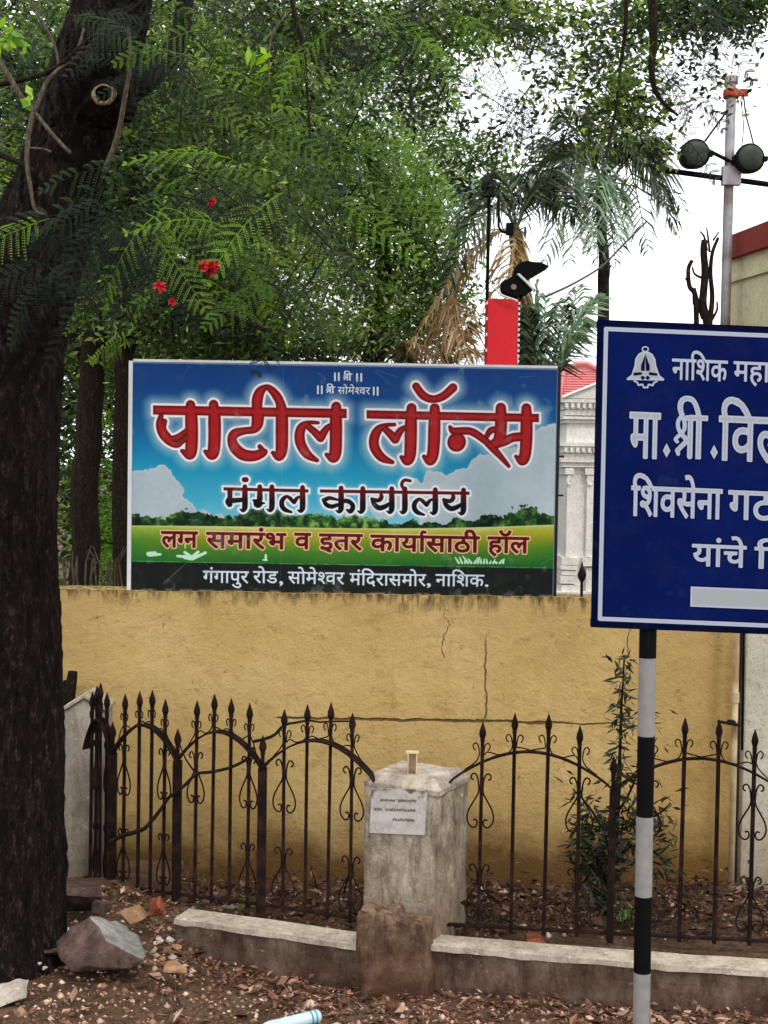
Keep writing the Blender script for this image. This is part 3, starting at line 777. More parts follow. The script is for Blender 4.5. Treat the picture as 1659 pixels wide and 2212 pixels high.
    for (x0, y0), (x1, y1), h in (((80, 214), (1098, 240), 19), ((1236, 240), (B + 1490, 268), 19)):
        c.poly(G, [np.array([zc((x0, y0 - h)), zc((x1, y1 - h)), zc((x1, y1 + h)), zc((x0, y0 + h))])], 22)
    c.put(np.clip(1 - (G - 6) / 16, 0, 1) * .5, (180, 200, 200))
    c.ink(G, (222, 228, 232), 8.5)
    base_y = 575 - 0 * c.X
    ty = np.clip((c.Y - 512) / 40, 0, 1)
    c.put(np.clip(.5 - G / 1.4, 0, 1), ramp_np(ty, [(0, (84, 10, 18)), (.35, (70, 8, 16)), (1, (8, 6, 14))]))
    # third line
    H = c.field()
    def line(F, o, sc, x0, x1, top, h, toks, bold):
        X0, Y0 = mp(o[0] + x0 / sc, o[1] + top / sc)
        c.word(F, toks, X0, X0 + (x1 - x0) / sc, Y0, Y0 + h / sc, bold)
    o3, o4, s3 = (580, 2080), (1380, 2080), 2.0232
    L3 = [(o3, 112, 405, 90, ['\u0932', 'GaHalf', '\u0928']), (o3, 482, 1130, 97, list('\u0938\u092e\u093e\u0930\u0902\u092d')), (o3, 1205, 1332, 104, ['\u0935']),
          (o3, 1408, 1758, 110, list('\u0907\u0924\u0930')), (o4, 210, 1098, 120, list('\u0915\u093e\u092f\u093e') + ['Reph'] + list('\u0938\u093e\u0920\u0940')), (o4, 1172, 1505, 135, list('\u0939\u0949\u0932'))]
    for o, x0, x1, tp, tk in L3:
        line(H, o, s3, x0, x1, tp, 124, tk, 2.2)
    c.ink(H, (232, 188, 148), 5.5, 1.2)
    c.ink(H, (226, 160, 140), 2.8, 1.2, .7)
    c.ink(H, (84, 14, 14), 0.3)
    K = c.field()
    L4 = [(o3, 450, 825, 410, list('\u0917\u0902\u0917\u093e\u092a\u0941\u0930')), (o3, 862, 1064, 413, list('\u0930\u094b\u0921')), (o3, 1068, 1112, 420, [',']),
          (o3, 1148, 1610, 418, list('\u0938\u094b\u092e\u0947') + ['ShaHalf'] + list('\u0935\u0930')), (o4, 36, 662, 430, ['\u092e', '\u0902', '\u093f', '\u0926', '\u0930', '\u093e', '\u0938', '\u092e', '\u094b', '\u0930']),
          (o4, 660, 708, 436, [',']), (o4, 742, 1140, 438, ['\u0928', '\u093e', '\u093f', '\u0936', '\u0915']), (o4, 1138, 1182, 444, ['.'])]
    for o, x0, x1, tp, tk in L4:
        line(K, o, s3, x0, x1, tp, 94, tk, 0.9)
    o5, s5 = (1200, 1450), 4.1475
    z5 = Z(o5, s5)
    for x, a, b in ((575, 165, 283), (640, 165, 283), (945, 176, 292), (1015, 176, 292), (290, 380, 500), (355, 380, 500), (1225, 400, 520), (1290, 400, 525)):
        c.stroke(K, [z5((x, a, 15)), z5((x, b, 15))], 6, False)
    line(K, o5, s5, 712, 868, 172, 112, ['SHR', '\u0940'], 0.5)
    line(K, o5, s5, 425, 582, 385, 112, ['SHR', '\u0940'], 0.5)
    line(K, o5, s5, 622, 1165, 395, 112, list('\u0938\u094b\u092e\u0947') + ['ShaHalf'] + list('\u0935\u0930'), 0.4)
    c.ink(K, (10, 30, 60), 3.0, 1.5, .35)
    c.ink(K, (206, 216, 226), 0.2, .8)
    # creases, scratches, worn patches of the printed flex
    S = c.field()
    r = random.Random(5)
    for k in range(26):
        x, y = r.uniform(20, 1690), r.uniform(10, 900); a = r.uniform(-1.2, 1.2) + (1.4 if r.random() < .5 else 0); l = r.uniform(20, 90)
        c.stroke(S, [(x, y, .6), (x + l * math.cos(a), y + l * math.sin(a), .2)], 3, False)
    c.stroke(S, [mp(640, 2335) + (1.2,), mp(735, 2250) + (.8,)], 3, False)
    c.ink(S, (170, 190, 200), 0.4, .8, .42)
    c.put(np.clip(1 - np.abs(c.X - 607 - 4 * (n2 - .5)) / 1.6, 0, 1) * .25, (190, 200, 200))
    c.put(np.clip((c.noise(70, 30, 5) - .70) * 9, 0, 1) * .35, (150, 160, 160))
    c.put(np.clip(1 - c.Y / 7, 0, 1) * .8, (206, 222, 226))
    c.put(np.clip((c.noise(26, 33, 3) - .45) * 4, 0, 1) * np.clip((c.Y - 905) / 8, 0, 1), (128, 104, 80))
    c.put(np.clip((c.X - 1711) / 2, 0, 1), (120, 140, 160))
    return c.image('banner_print')

def signboard_print(w, h):
    OX, OY, A = 2389.0, 1278.0, math.radians(1.35)
    ca, sa = math.cos(A), math.sin(A)
    def mp(x, y):
        dx, dy = x - OX, y - OY
        return dx * ca + dy * sa, -dx * sa + dy * ca
    def Z(o, sc):
        return lambda p: mp(o[0] + p[0] / sc, o[1] + p[1] / sc) + ((p[2] / sc,) if len(p) > 2 else ())
    c = Canvas(w, h)
    n1, n3 = c.noise(240, 41, 4), c.noise(6, 42, 2)
    c.rgb = ramp_np(np.clip(n1 * .7 + n3 * .3, 0, 1), [(0, (3, 14, 58)), (.5, (4, 18, 70)), (1, (8, 27, 88))])
    F = c.field()
    m, r_ = 36.0, 8.5
    c.stroke(F, [(m, m, r_), (w - m, m, r_)], 6, False); c.stroke(F, [(m, h - m, r_), (w - m, h - m, r_)], 6, False)
    c.stroke(F, [(m, m, r_), (m, h - m, r_)], 6, False); c.stroke(F, [(w - m, m, r_), (w - m, h - m, r_)], 6, False)
    z7 = Z((2450, 1330), 2.667)
    def P(L): return np.array([z7(p) for p in L])
    bell = [(150,478),(200,440),(232,340),(240,270),(275,215),(320,190),(375,190),(425,215),(455,270),(465,340),(500,440),(550,478),(545,496),(150,496)]
    c.poly(F, [P(bell)], 8)
    c.stroke(F, [z7(p + (7,)) for p in [(348,140),(376,152),(376,178),(348,192),(320,178),(320,152),(348,140)]], 6)
    c.stroke(F, [z7(p) for p in [(230,505,9),(262,520,9),(275,548,10),(318,540,9),(330,572,9),(370,572,9),(382,540,9),(425,548,10),(440,520,9),(470,505,9)]], 6, False)
    z6 = Z((2200, 1200), 1.580)
    def line(x0, x1, top, base, toks, bold, pad=12):
        X0, Y0 = z6((x0, top)); 
        c.word(F, toks, X0, X0 + (x1 - x0) / 1.58, Y0, Y0 + (base - top) / 1.58, bold, pad)
    line(772, 1120, 362, 489, ['\u0928', '\u093e', '\u093f', '\u0936', '\u0915'], 1.6)
    line(1160, 1480, 372, 492, ['\u092e', '\u0939', '\u093e', '\u0928'], 1.6)
    line(508, 694, 704, 985, ['\u092e', '\u093e'], 4.2)
    line(785, 995, 712, 985, ['SHR', '\u0940'], 1.2)
    line(1072, 1500, 718, 990, ['\u093f', '\u0935', '\u0932'], 4.2)
    for x, y in ((735, 940), (1035, 945)):
        c.poly(F, [np.array([z6((x - 24, y)), z6((x, y - 48)), z6((x + 24, y)), z6((x, y + 44))])], 8)
    line(516, 1086, 1168, 1352, ['\u093f', '\u0936', '\u0935', '\u0938', '\u0947', '\u0928', '\u093e'], 3.0)
    line(1130, 1560, 1186, 1362, ['\u0917', '\u091f', '\u0928', '\u0947'], 3.0)
    line(900, 1240, 1530, 1662, ['\u092f', '\u093e', '\u0902', '\u091a', '\u0947'], 2.6)
    line(1296, 1560, 1542, 1672, ['\u093f', '\u0928'], 2.6)
    x0, y0 = z6((888, 1797)); x1, y1 = z6((1700, 1925))
    y1 = y0 + 128 / 1.58
    c.poly(F, [np.array([(x0, y0), (x1 + 120, y0), (x1 + 120, y1), (x0, y1)])], 8)
    c.ink(F, (2, 4, 30), 5.5, 2.5, .75)
    c.ink(F, (160, 166, 186), 0.3, .9)
    c.put(np.clip((-F - 5.0) / 4, 0, 1) * .8, (142, 148, 146))
    edge = np.minimum(np.minimum(c.X, w - c.X), np.minimum(c.Y, h - c.Y))
    c.put(np.clip((24 - edge) / 3, 0, 1) * .75, (0, 4, 26))
    hole = c.field()
    c.poly(hole, [P([(348,225),(322,290),(302,340),(302,395),(340,395),(346,260)])], 4)
    c.poly(hole, [P([(352,225),(374,290),(394,340),(394,395),(354,395),(350,260)])], 4)
    for a, b in ((((235,432),(300,425))), ((400,425),(465,432))):
        c.stroke(hole, [z7(a + (16,)), z7(b + (13,))], 4, False)
    for q in ((320, 470), (372, 470)):
        c.stroke(hole, [z7(q + (20,)), z7((q[0] + 1, q[1], 20))], 4, False)
    c.ink(hole, (4, 8, 46), 0, .9)
    c.put(np.clip((c.noise(90, 50, 5) - .68) * 8, 0, 1) * .12, (110, 116, 130))
    return c.image('signboard_print')

def plaque_print():
    c = Canvas(280, 240)
    n = c.noise(50, 60, 5); n3 = c.noise(9, 61, 3)
    c.rgb = ramp_np(n * .6 + n3 * .4, [(.1, (142, 134, 124)), (.5, (178, 172, 166)), (.9, (200, 194, 188))])
    r = random.Random(9); F = c.field()
    # worn, illegible remains of carved lines
    for y, x0, x1 in ((62, 50, 120), (62, 138, 225), (112, 18, 62), (112, 78, 228), (164, 118, 226)):
        x = x0
        while x < x1:
            wd = r.uniform(4, 9)
            c.stroke(F, [(x, y - r.uniform(3, 7), 2.2), (x + r.uniform(-2, 3), y + r.uniform(3, 7), 2.2)], 4, False)
            if r.random() < .7: c.stroke(F, [(x, y + r.uniform(-5, 5), 1.8), (x + wd, y + r.uniform(-5, 5), 1.8)], 4, False)
            x += wd
    c.ink(F, (74, 64, 54), .3, 1.6, .8)
    c.put(np.clip((c.noise(40, 62, 4) - .55) * 6, 0, 1) * np.clip((60 - c.Y) / 30, 0, 1), (96, 82, 68))
    return c.image('plaque_print')

# ------------------------------------------------------------------ ground
def sstep(a, b, x):
    t = min(1, max(0, (x - a) / (b - a))); return t * t * (3 - 2 * t)
def kfy(x):
    return 6.66 - .337 * (x + 1.07) if x < .05 else 6.345 - .164 * (x - .215)
def ground_z(x, y):
    z = 0.075 + 0.14 * sstep(-0.5, -1.45, x) * sstep(4.6, 5.9, y)
    bed = sstep(kfy(x) + .08, kfy(x) + .16, y) * sstep(-1.25, -1.05, x)
    z = z * (1 - bed) + (0.25 - 0.17 * sstep(6.6, 7.5, y)) * bed
    z += 0.14 * math.exp(-((x + 1.45) / 0.42) ** 2 - ((y - 6.95) / 0.45) ** 2)
    z += 0.12 * math.exp(-((x + 0.30) / 0.34) ** 2 - ((y - 7.25) / 0.34) ** 2)
    z += 0.10 * math.exp(-((x - 0.62) / 0.22) ** 2 - ((y - 7.35) / 0.4) ** 2)
    z += 0.12 * math.exp(-((x - 1.9) / 0.6) ** 2 - ((y - 7.3) / 0.4) ** 2)
    z += 0.014 * mnoise.noise(Vector((x * 2.3, y * 2.3, 0))) + 0.007 * mnoise.noise(Vector((x * 9, y * 9, 3)))
    return z

def lines(segs):
    out = []
    for a, b, st in segs:
        n = max(1, int(round((b - a) / st)))
        out += [a + (b - a) * i / n for i in range(n)]
    return out + [segs[-1][1]]
gx = lines([(-120, -20, 20), (-20, -4, 2), (-4, 4, 0.045), (4, 20, 2), (20, 120, 20)])
gy = lines([(-60, 0, 10), (0, 4.5, 0.5), (4.5, 8.0, 0.04), (8.0, 20, 2), (20, 320, 50)])
gv = [(x, y, ground_z(x, y) if abs(x) < 8 and 4 < y < 9 else 0.05) for y in gy for x in gx]
nx = len(gx)
gf = [(j * nx + i, j * nx + i + 1, (j + 1) * nx + i + 1, (j + 1) * nx + i) for j in range(len(gy) - 1) for i in range(nx - 1)]
tag(mesh_obj('ground', gv, gf, M['soil'], smooth=True), kind='structure')

# ------------------------------------------------------------------ yellow boundary wall
def XZ(px, py, Y):
    p = at(px, py, Y); return p.x, p.z
x_end = at(1592, 1600, WALL_Y).x
b = MB(); b.box(((-9 + x_end) / 2, WALL_Y + 0.115, (WALL_TOP - 0.3) / 2), (x_end + 9, 0.23, WALL_TOP + 0.3))
wall = b.build('boundary_wall', M['wall'])
bm = bmesh.new(); bm.from_mesh(wall.data)
bmesh.ops.subdivide_edges(bm, edges=[e for e in bm.edges if abs(e.verts[0].co.x - e.verts[1].co.x) > 1], cuts=300)
for v in bm.verts:
    if v.co.z > 1: v.co.z += 0.006 * mnoise.noise(Vector((v.co.x * 3, v.co.y * 3, 0))) + 0.004 * mnoise.noise(Vector((v.co.x * 14, v.co.y, 0)))
bm.to_mesh(wall.data); bm.free()
tag(wall, 'long ochre yellow plastered boundary wall with cracks and mould under its top edge', 'wall')

# ------------------------------------------------------------------ hoarding on the wall
def panel_uv(name, TL, TR, BL, thick, mat_front, mat_side, parent):
    """A board facing the camera, printed front (UV mapped) and plain sides, thickness going away from the camera."""
    TL, TR, BL = Vector(TL), Vector(TR), Vector(BL)
    BR = TR + BL - TL
    n = (TR - TL).cross(BL - TL).normalized()
    if n.y < 0: n = -n
    V = [TL, TR, BR, BL] + [p + n * thick for p in (TL, TR, BR, BL)]
    F = [(3, 2, 1, 0), (4, 5, 6, 7), (0, 1, 5, 4), (1, 2, 6, 5), (2, 3, 7, 6), (3, 0, 4, 7)]
    me = bpy.data.meshes.new(name); me.from_pydata([tuple(v) for v in V], [], F)
    me.materials.append(mat_front); me.materials.append(mat_side)
    uv = me.uv_layers.new(name='UVMap')
    W = {3: (0, 0), 2: (1, 0), 1: (1, 1), 0: (0, 1)}
    for p in me.polygons:
        p.material_index = 0 if p.index == 0 else 1
        if p.index == 0:
            for li in p.loop_indices:
                uv.data[li].uv = W[me.loops[li].vertex_index]
    o = bpy.data.objects.new(name, me); COL.objects.link(o); o.parent = parent
    return o

BY = WALL_Y + 0.04
def spx(x, y): return x / 1.85166, y / 1.85166
M['banner'] = print_material('hoarding_print', banner_print(), 0.55, 0.12, 0.12)
TL = at(*spx(532, 1447), BY); TR = at(*spx(2232, 1475), BY); BL = at(*spx(521, 2366), BY)
BL.x = TL.x; TR.z = TL.z
root = empty('hoarding')
panel_uv('printed_panel', TL, TR, BL, 0.012, M['banner'], M['dark_frame'], root)
hw, hh = TR.x - TL.x, TL.z - BL.z
f = MB(); f.box((TL.x - 0.013, BY + 0.022, TL.z - hh / 2), (0.024, 0.05, hh + 0.012)); f.build('white_frame_bar', M['white_frame'], root)
f = MB(); f.box((TR.x + 0.010, BY + 0.022, TL.z - hh / 2), (0.018, 0.05, hh + 0.02)); f.build('dark_frame_bar', M['dark_frame'], root)
f = MB(); f.box((TL.x + hw / 2, BY + 0.020, TL.z + 0.0095), (hw - 0.004, 0.045, 0.015)); f.build('top_frame_bar', M['white_frame'], root)
f = MB(); f.box((TL.x + hw / 2, BY + 0.020, BL.z - 0.008), (hw - 0.004, 0.045, 0.013)); f.build('bottom_frame_bar', M['dark_frame'], root)
for u in (0.12, 0.5, 0.88):
    f = MB(); f.box((TL.x + hw * u, BY + 0.05, TL.z - hh / 2 - 0.01), (0.03, 0.03, hh)); f.build('upright', M['dark_frame'], root)
for z in (0.45, 0.62):
    f = MB(); f.box((TR.x + 0.035, BY + 0.02, BL.z + hh * z), (0.03, 0.02, 0.012)); f.build('bracket', M['dark_frame'], root)
tag(root, 'wide printed hoarding with big red Marathi lettering standing on the yellow wall', 'hoarding')

# ------------------------------------------------------------------ municipal name board on its striped post
SY = 5.6
S_TL = at(*spx(2389, 1278), SY); S_BL = at(*spx(2363, 2509), SY)
sh_ = (S_TL - S_BL).length
SW, SH = 1760, 1231
sw_ = sh_ * SW / SH
S_R = (at(*spx(3072, 1306), SY) - S_TL).normalized()
S_D = (S_BL - S_TL).normalized()
M['signprint'] = print_material('name_board_print', signboard_print(SW, SH), 0.75, 0.03, 0.03)
root = empty('name_board')
panel_uv('printed_plate', S_TL, S_TL + S_R * sw_, S_BL, 0.004, M['signprint'], M['navy_side'], root)
fr = MB()
for o_, L, dr in ((0.02, sw_, S_R), (sh_ - 0.02, sw_, S_R)):
    p = S_TL + S_D * o_; fr.add([p + Vector((0, y, 0)) + S_D * d + S_R * (0.002 + e * (sw_ - 0.004)) for e in (0, 1) for y, d in ((.006, -.015), (.006, .015), (.036, .015), (.036, -.015))], [(0,1,2,3), (7,6,5,4), (0,4,5,1), (1,5,6,2), (2,6,7,3), (3,7,4,0)])
fr.build('angle_frame', M['navy_side'], root)
px_top, px_bot = at(1400, 1352, SY + 0.05), at(1385, 2212, SY + 0.05)
dirp = (px_top - px_bot).normalized()
def on_post(py):
    t = (py - 1352) / (2212 - 1352.0); return px_top + (px_bot - px_top) * t
def band(y0, y1, mat, r=0.0375, shift=Vector((0, 0, 0)), parent=None):
    m = MB(); m.tube([on_post(y0) + shift, on_post(y1) + shift], r, 24, caps=False); return m.build('painted_band', mat, parent, smooth=True)
zig = [(760, 1420, 'black'), (1420, 1587, 'grey_paint'), (1587, 1760, 'black'), (1760, 1932, 'grey_paint'), (1932, 2098, 'black'), (2098, 2262, 'grey_paint'), (2262, 2400, 'black')]
for sh in (Vector((0, 0, 0)), S_R * (sw_ - 0.48)):
    for a_, b_, m_ in zig:
        o = band(a_, b_, M[m_], shift=sh, parent=root)
        o.data.polygons.foreach_set('use_smooth', [len(p.vertices) == 4 for p in o.data.polygons])
tag(root, 'dark blue municipal name board with silver Marathi lettering and bell emblem on striped posts', 'signboard')

# ------------------------------------------------------------------ cement pillars
def ray_plane(px, py, P0, n):
    d = ray(px, py); t = (P0 - EYE).dot(n) / d.dot(n); return EYE + d * t

FL, FR, BR = at(784, 2000, 6.52), at(941, 2000, 6.33), at(1003, 2000, 6.66)
for v in (FL, FR, BR): v.z = 0
d1 = (FR - FL); d2 = (BR - FR); d2 = d2 - d1 * (d2.dot(d1) / d1.dot(d1)); BR = FR + d2; BLp = FL + d2
ztop = at(862, 1706, 6.42).z
cen = (FL + BR) / 2
root = empty('cement_pillar', (cen.x, cen.y, 0))
m = MB(); P = [FL, FR, BR, BLp]
m.add([p + Vector((0, 0, -0.1)) for p in P] + [p + Vector((0, 0, ztop)) for p in P], [(3,2,1,0),(4,5,6,7),(0,1,5,4),(1,2,6,5),(2,3,7,6),(3,0,4,7)])
shaft = m.build('shaft', M['pillar'], root); roughen(shaft, 14, 0.009, 7, 1)
m = MB()
def scl(k, z): return [cen + (p - cen) * k + Vector((0, 0, z)) for p in P]
rid = [cen + (p - cen) * 0.80 + Vector((0, 0, ztop + 0.062)) for p in P]
m.add(scl(1.045, ztop - 0.006) + scl(1.045, ztop + 0.018) + rid, [(3,2,1,0)] + [(i, (i+1)%4, 4+(i+1)%4, 4+i) for i in range(4)] + [(4+i, 4+(i+1)%4, 8+(i+1)%4, 8+i) for i in range(4)] + [(8,9,10,11)])
cap = m.build('weathered_cap', M['kerb_top'], root); roughen(cap, 7, 0.007, 12, 3)
settle(root, (cen.x, cen.y, 0))
tag(root, 'squat cement gate pillar with worn cap and carved plaque in the middle of the railing', 'pillar')
M['plaqueprint'] = print_material('plaque_stone', plaque_print(), 0.7, 0.2, 0.2)
nf = Vector((-d1.y, d1.x, 0)).normalized()
if nf.y > 0: nf = -nf
P0 = FL + nf * 0.016
q = [ray_plane(x, y, P0, nf) for x, y in ((803, 1703), (923, 1706), (798, 1799))]
pl = panel_uv('stone_plaque', q[0], q[1], q[2], 0.022, M['plaqueprint'], M['pillar'], None)
tag(pl, 'small worn white stone plaque with illegible lines set into the middle pillar', 'plaque')
m = MB(); c0 = at(890, 1662, 6.5); top_z = at(890, 1626, 6.5).z
for sx, sy, wx, wy in ((-.021, 0, .006, .05), (.021, 0, .006, .05), (0, .022, .036, .006)):
    m.box((c0.x + sx, c0.y + sy, (c0.z - 0.04 + top_z) / 2), (wx, wy, top_z - c0.z + 0.04))
m.box((c0.x, c0.y, top_z + 0.003), (0.066, 0.05, 0.007))
o = m.build('lamp_stub', M['pvc']); tag(o, 'short rusty lamp fitting stub sticking up from the middle pillar cap', 'lamp fitting')

# far left pillar with a gabled top
LY = 7.3
xl, xr = at(131, 1700, LY).x, at(224, 1700, LY).x
zs, zp = at(132, 1543, LY).z, at(172, 1508, LY).z
m = MB(); m.prism([(xl, 0), (xr, 0), (xr, at(229, 1538, LY).z), ((xl + xr) / 2 + 0.01, zp), (xl, zs)], LY, LY + 0.22)
root = empty('gabled_pillar')
o = m.build('shaft', M['pillar_far'], root); roughen(o, 8, 0.008, 7, 9)
m = MB(); th = 0.022
m.prism([(xl - 0.015, zs + .004), ((xl + xr) / 2 + 0.01, zp + .004), (xr + 0.015, at(229, 1538, LY).z + .004), (xr + 0.015, at(229, 1538, LY).z + th), ((xl + xr) / 2 + 0.01, zp + th), (xl - 0.015, zs + th)], LY - 0.012, LY + 0.232)
m.build('gable_edge', M['kerb_top'], root)
settle(root, ((xl + xr) / 2, LY + .15, 0))
tag(root, 'grey cement pillar with gabled top beside the dark tree trunk', 'pillar')

# ------------------------------------------------------------------ low kerb walls
def kerb(name, pts, width, label, zt=0.30):
    """pts: front top edge positions on the photograph."""
    F3 = [onz(x, y, zt) for x, y in pts]
    root = empty(name)
    dense = []
    for a, b in zip(F3[:-1], F3[1:]):
        n = max(2, int((b - a).length / 0.06))
        dense += [a + (b - a) * i / n for i in range(n)]
    dense.append(F3[-1])
    V = []; F = []
    Vt = []; Ft = []
    for i, p in enumerate(dense):
        a = dense[max(0, i - 1)]; b = dense[min(len(dense) - 1, i + 1)]
        t = (b - a).normalized(); nn = Vector((-t.y, t.x, 0))
        if nn.y < 0: nn = -nn
        j = 0.006 * mnoise.noise(p * 5)
        prof = [(0.0, zt - .028), (0.004, .2), (-0.004, .1), (-0.012, -.1)]
        ring = [p + nn * (o_ + 0.010 * mnoise.noise(Vector((p.x * 8, z_ * 9, 5))) + 0.006 * mnoise.noise(Vector((p.x * 25, z_ * 25, 5)))) + Vector((0, 0, z_ - zt)) for o_, z_ in prof] + [p + nn * width + Vector((0, 0, -zt - .1)), p + nn * width + Vector((0, 0, -.028))]
        V += ring
        e = 0.012 * mnoise.noise(Vector((p.x * 6, 2, 2))); e2 = 0.008 * mnoise.noise(Vector((p.x * 22, 2, 2)))
        Vt += [p + nn * (-0.012 + e + e2) + Vector((0, 0, -.026 + e2)), p + nn * (-0.010 + e2) + Vector((0, 0, j)), p + nn * (width + .008) + Vector((0, 0, j * .5)), p + nn * (width + .008) + Vector((0, 0, -.026))]
    N = len(dense)
    for i in range(N - 1):
        for k in range(6):
            F.append((i * 6 + k, (i + 1) * 6 + k, (i + 1) * 6 + (k + 1) % 6, i * 6 + (k + 1) % 6))
        for k in range(4):
            Ft.append((i * 4 + k, (i + 1) * 4 + k, (i + 1) * 4 + (k + 1) % 4, i * 4 + (k + 1) % 4))
    F += [tuple(range(6)), tuple((N - 1) * 6 + k for k in range(5, -1, -1))]
    Ft += [tuple(range(4)), tuple((N - 1) * 4 + k for k in range(3, -1, -1))]
    o1 = mesh_obj('wall_body', V, F, M['kerb'], root)
    o2 = mesh_obj('coping', Vt, Ft, M['kerb_top'], root)
    for o in (o1, o2):
        bm = bmesh.new(); bm.from_mesh(o.data); bmesh.ops.recalc_face_normals(bm, faces=bm.faces[:]); bm.to_mesh(o.data); bm.free()
    c = dense[len(dense) // 2]; settle(root, (c.x, c.y, 0))
    tag(root, label, 'low wall')
kerb('kerb_wall', [(378, 1984), (450, 1994), (560, 2009), (690, 2028), (790, 2043)], 0.15, 'low brown kerb wall with pale coping between the rocks and the middle pillar')
kerb('kerb_wall', [(925, 2040), (1100, 2056), (1300, 2072), (1500, 2087), (1659, 2096), (2100, 2118)], 0.14, 'low reddish kerb wall with pale coping running behind the striped post')

# broken lump of masonry in front of the pillar
LU = 6.13
def zl(X, Y): return XZ((1000 + X / 1.508) / 1.85166, (3400 + Y / 1.508) / 1.85166, LU)
prof = [zl(*p) for p in ((690, 1000), (655, 800), (640, 620), (638, 400), (662, 356), (700, 372), (752, 402), (800, 378), (850, 380), (880, 425), (960, 440), (1042, 452), (1050, 610), (1075, 800), (1080, 1000))]
m = MB(); m.prism(prof, LU, LU + 0.15)
lump = m.build('broken_masonry', M['lump'])
bm = bmesh.new(); bm.from_mesh(lump.data)
for v in bm.verts:
    if v.co.y > LU + 0.1: v.co.x += 0.05; v.co.z -= 0.012
bmesh.ops.triangulate(bm, faces=[f_ for f_ in bm.faces if len(f_.verts) > 4]); bm.to_mesh(lump.data); bm.free()
roughen(lump, 6, 0.018, 11, 5)
tag(lump, 'broken stub of old masonry with jagged top in front of the middle pillar', 'masonry')

# ------------------------------------------------------------------ iron railing
ZB = 0.30
def arch_h(u): return 0.745 + 0.175 * math.sin(math.pi * min(1, max(0, u))) ** 0.85
SC_UP = [(.036,.768),(.046,.772),(.050,.786),(.040,.799),(.026,.796),(.016,.775),(.011,.745),(.010,.715),(.016,.692),(.040,.650),(.058,.615),(.066,.580),(.060,.548),(.042,.528),(.024,.530),(.015,.548),(.022,.566),(.036,.562)]
spear_cache = {}
def spear_mesh(n=6):
    m = MB(); m.lathe((0, 0, 0), [(.009, -.03), (.010, -.004), (.0145, .0), (.011, .006), (.014, .018), (.0195, .034), (.016, .055), (.008, .078), (.0015, .098)], 8)
    me = bpy.data.meshes.new('finial'); me.from_pydata(m.v, [], m.f); me.materials.append(M['iron']); return me
SPEAR = spear_mesh()
def bar_obj(p, h, w, parent, name='bar', spear=True, lean=0.0):
    m = MB()
    top = h - 0.09
    if name == 'post':
        s2 = .0095; k_ = .765
        m.add([(sx * s2, sy * s2, z) for z in (k_, top) for sx, sy in ((-1,-1),(1,-1),(1,1),(-1,1))], [(3,2,1,0),(4,5,6,7),(0,1,5,4),(1,2,6,5),(2,3,7,6),(3,0,4,7)])
        top0, top = top, k_
    m.add([(sx * w / 2 + (lean * z), sy * w / 2, z) for z in (0.0, top) for sx, sy in ((-1,-1),(1,-1),(1,1),(-1,1))], [(3,2,1,0),(4,5,6,7),(0,1,5,4),(1,2,6,5),(2,3,7,6),(3,0,4,7)])
    o = m.build(name, M['iron'], parent); o.location = p
    if name == 'post': top, w = top0, .019
    if spear:
        s = bpy.data.objects.new('finial', SPEAR); COL.objects.link(s); s.parent = o; s.location = (lean * top, 0, top); s.scale = (w / .018, w / .018, 1.0)
    return o
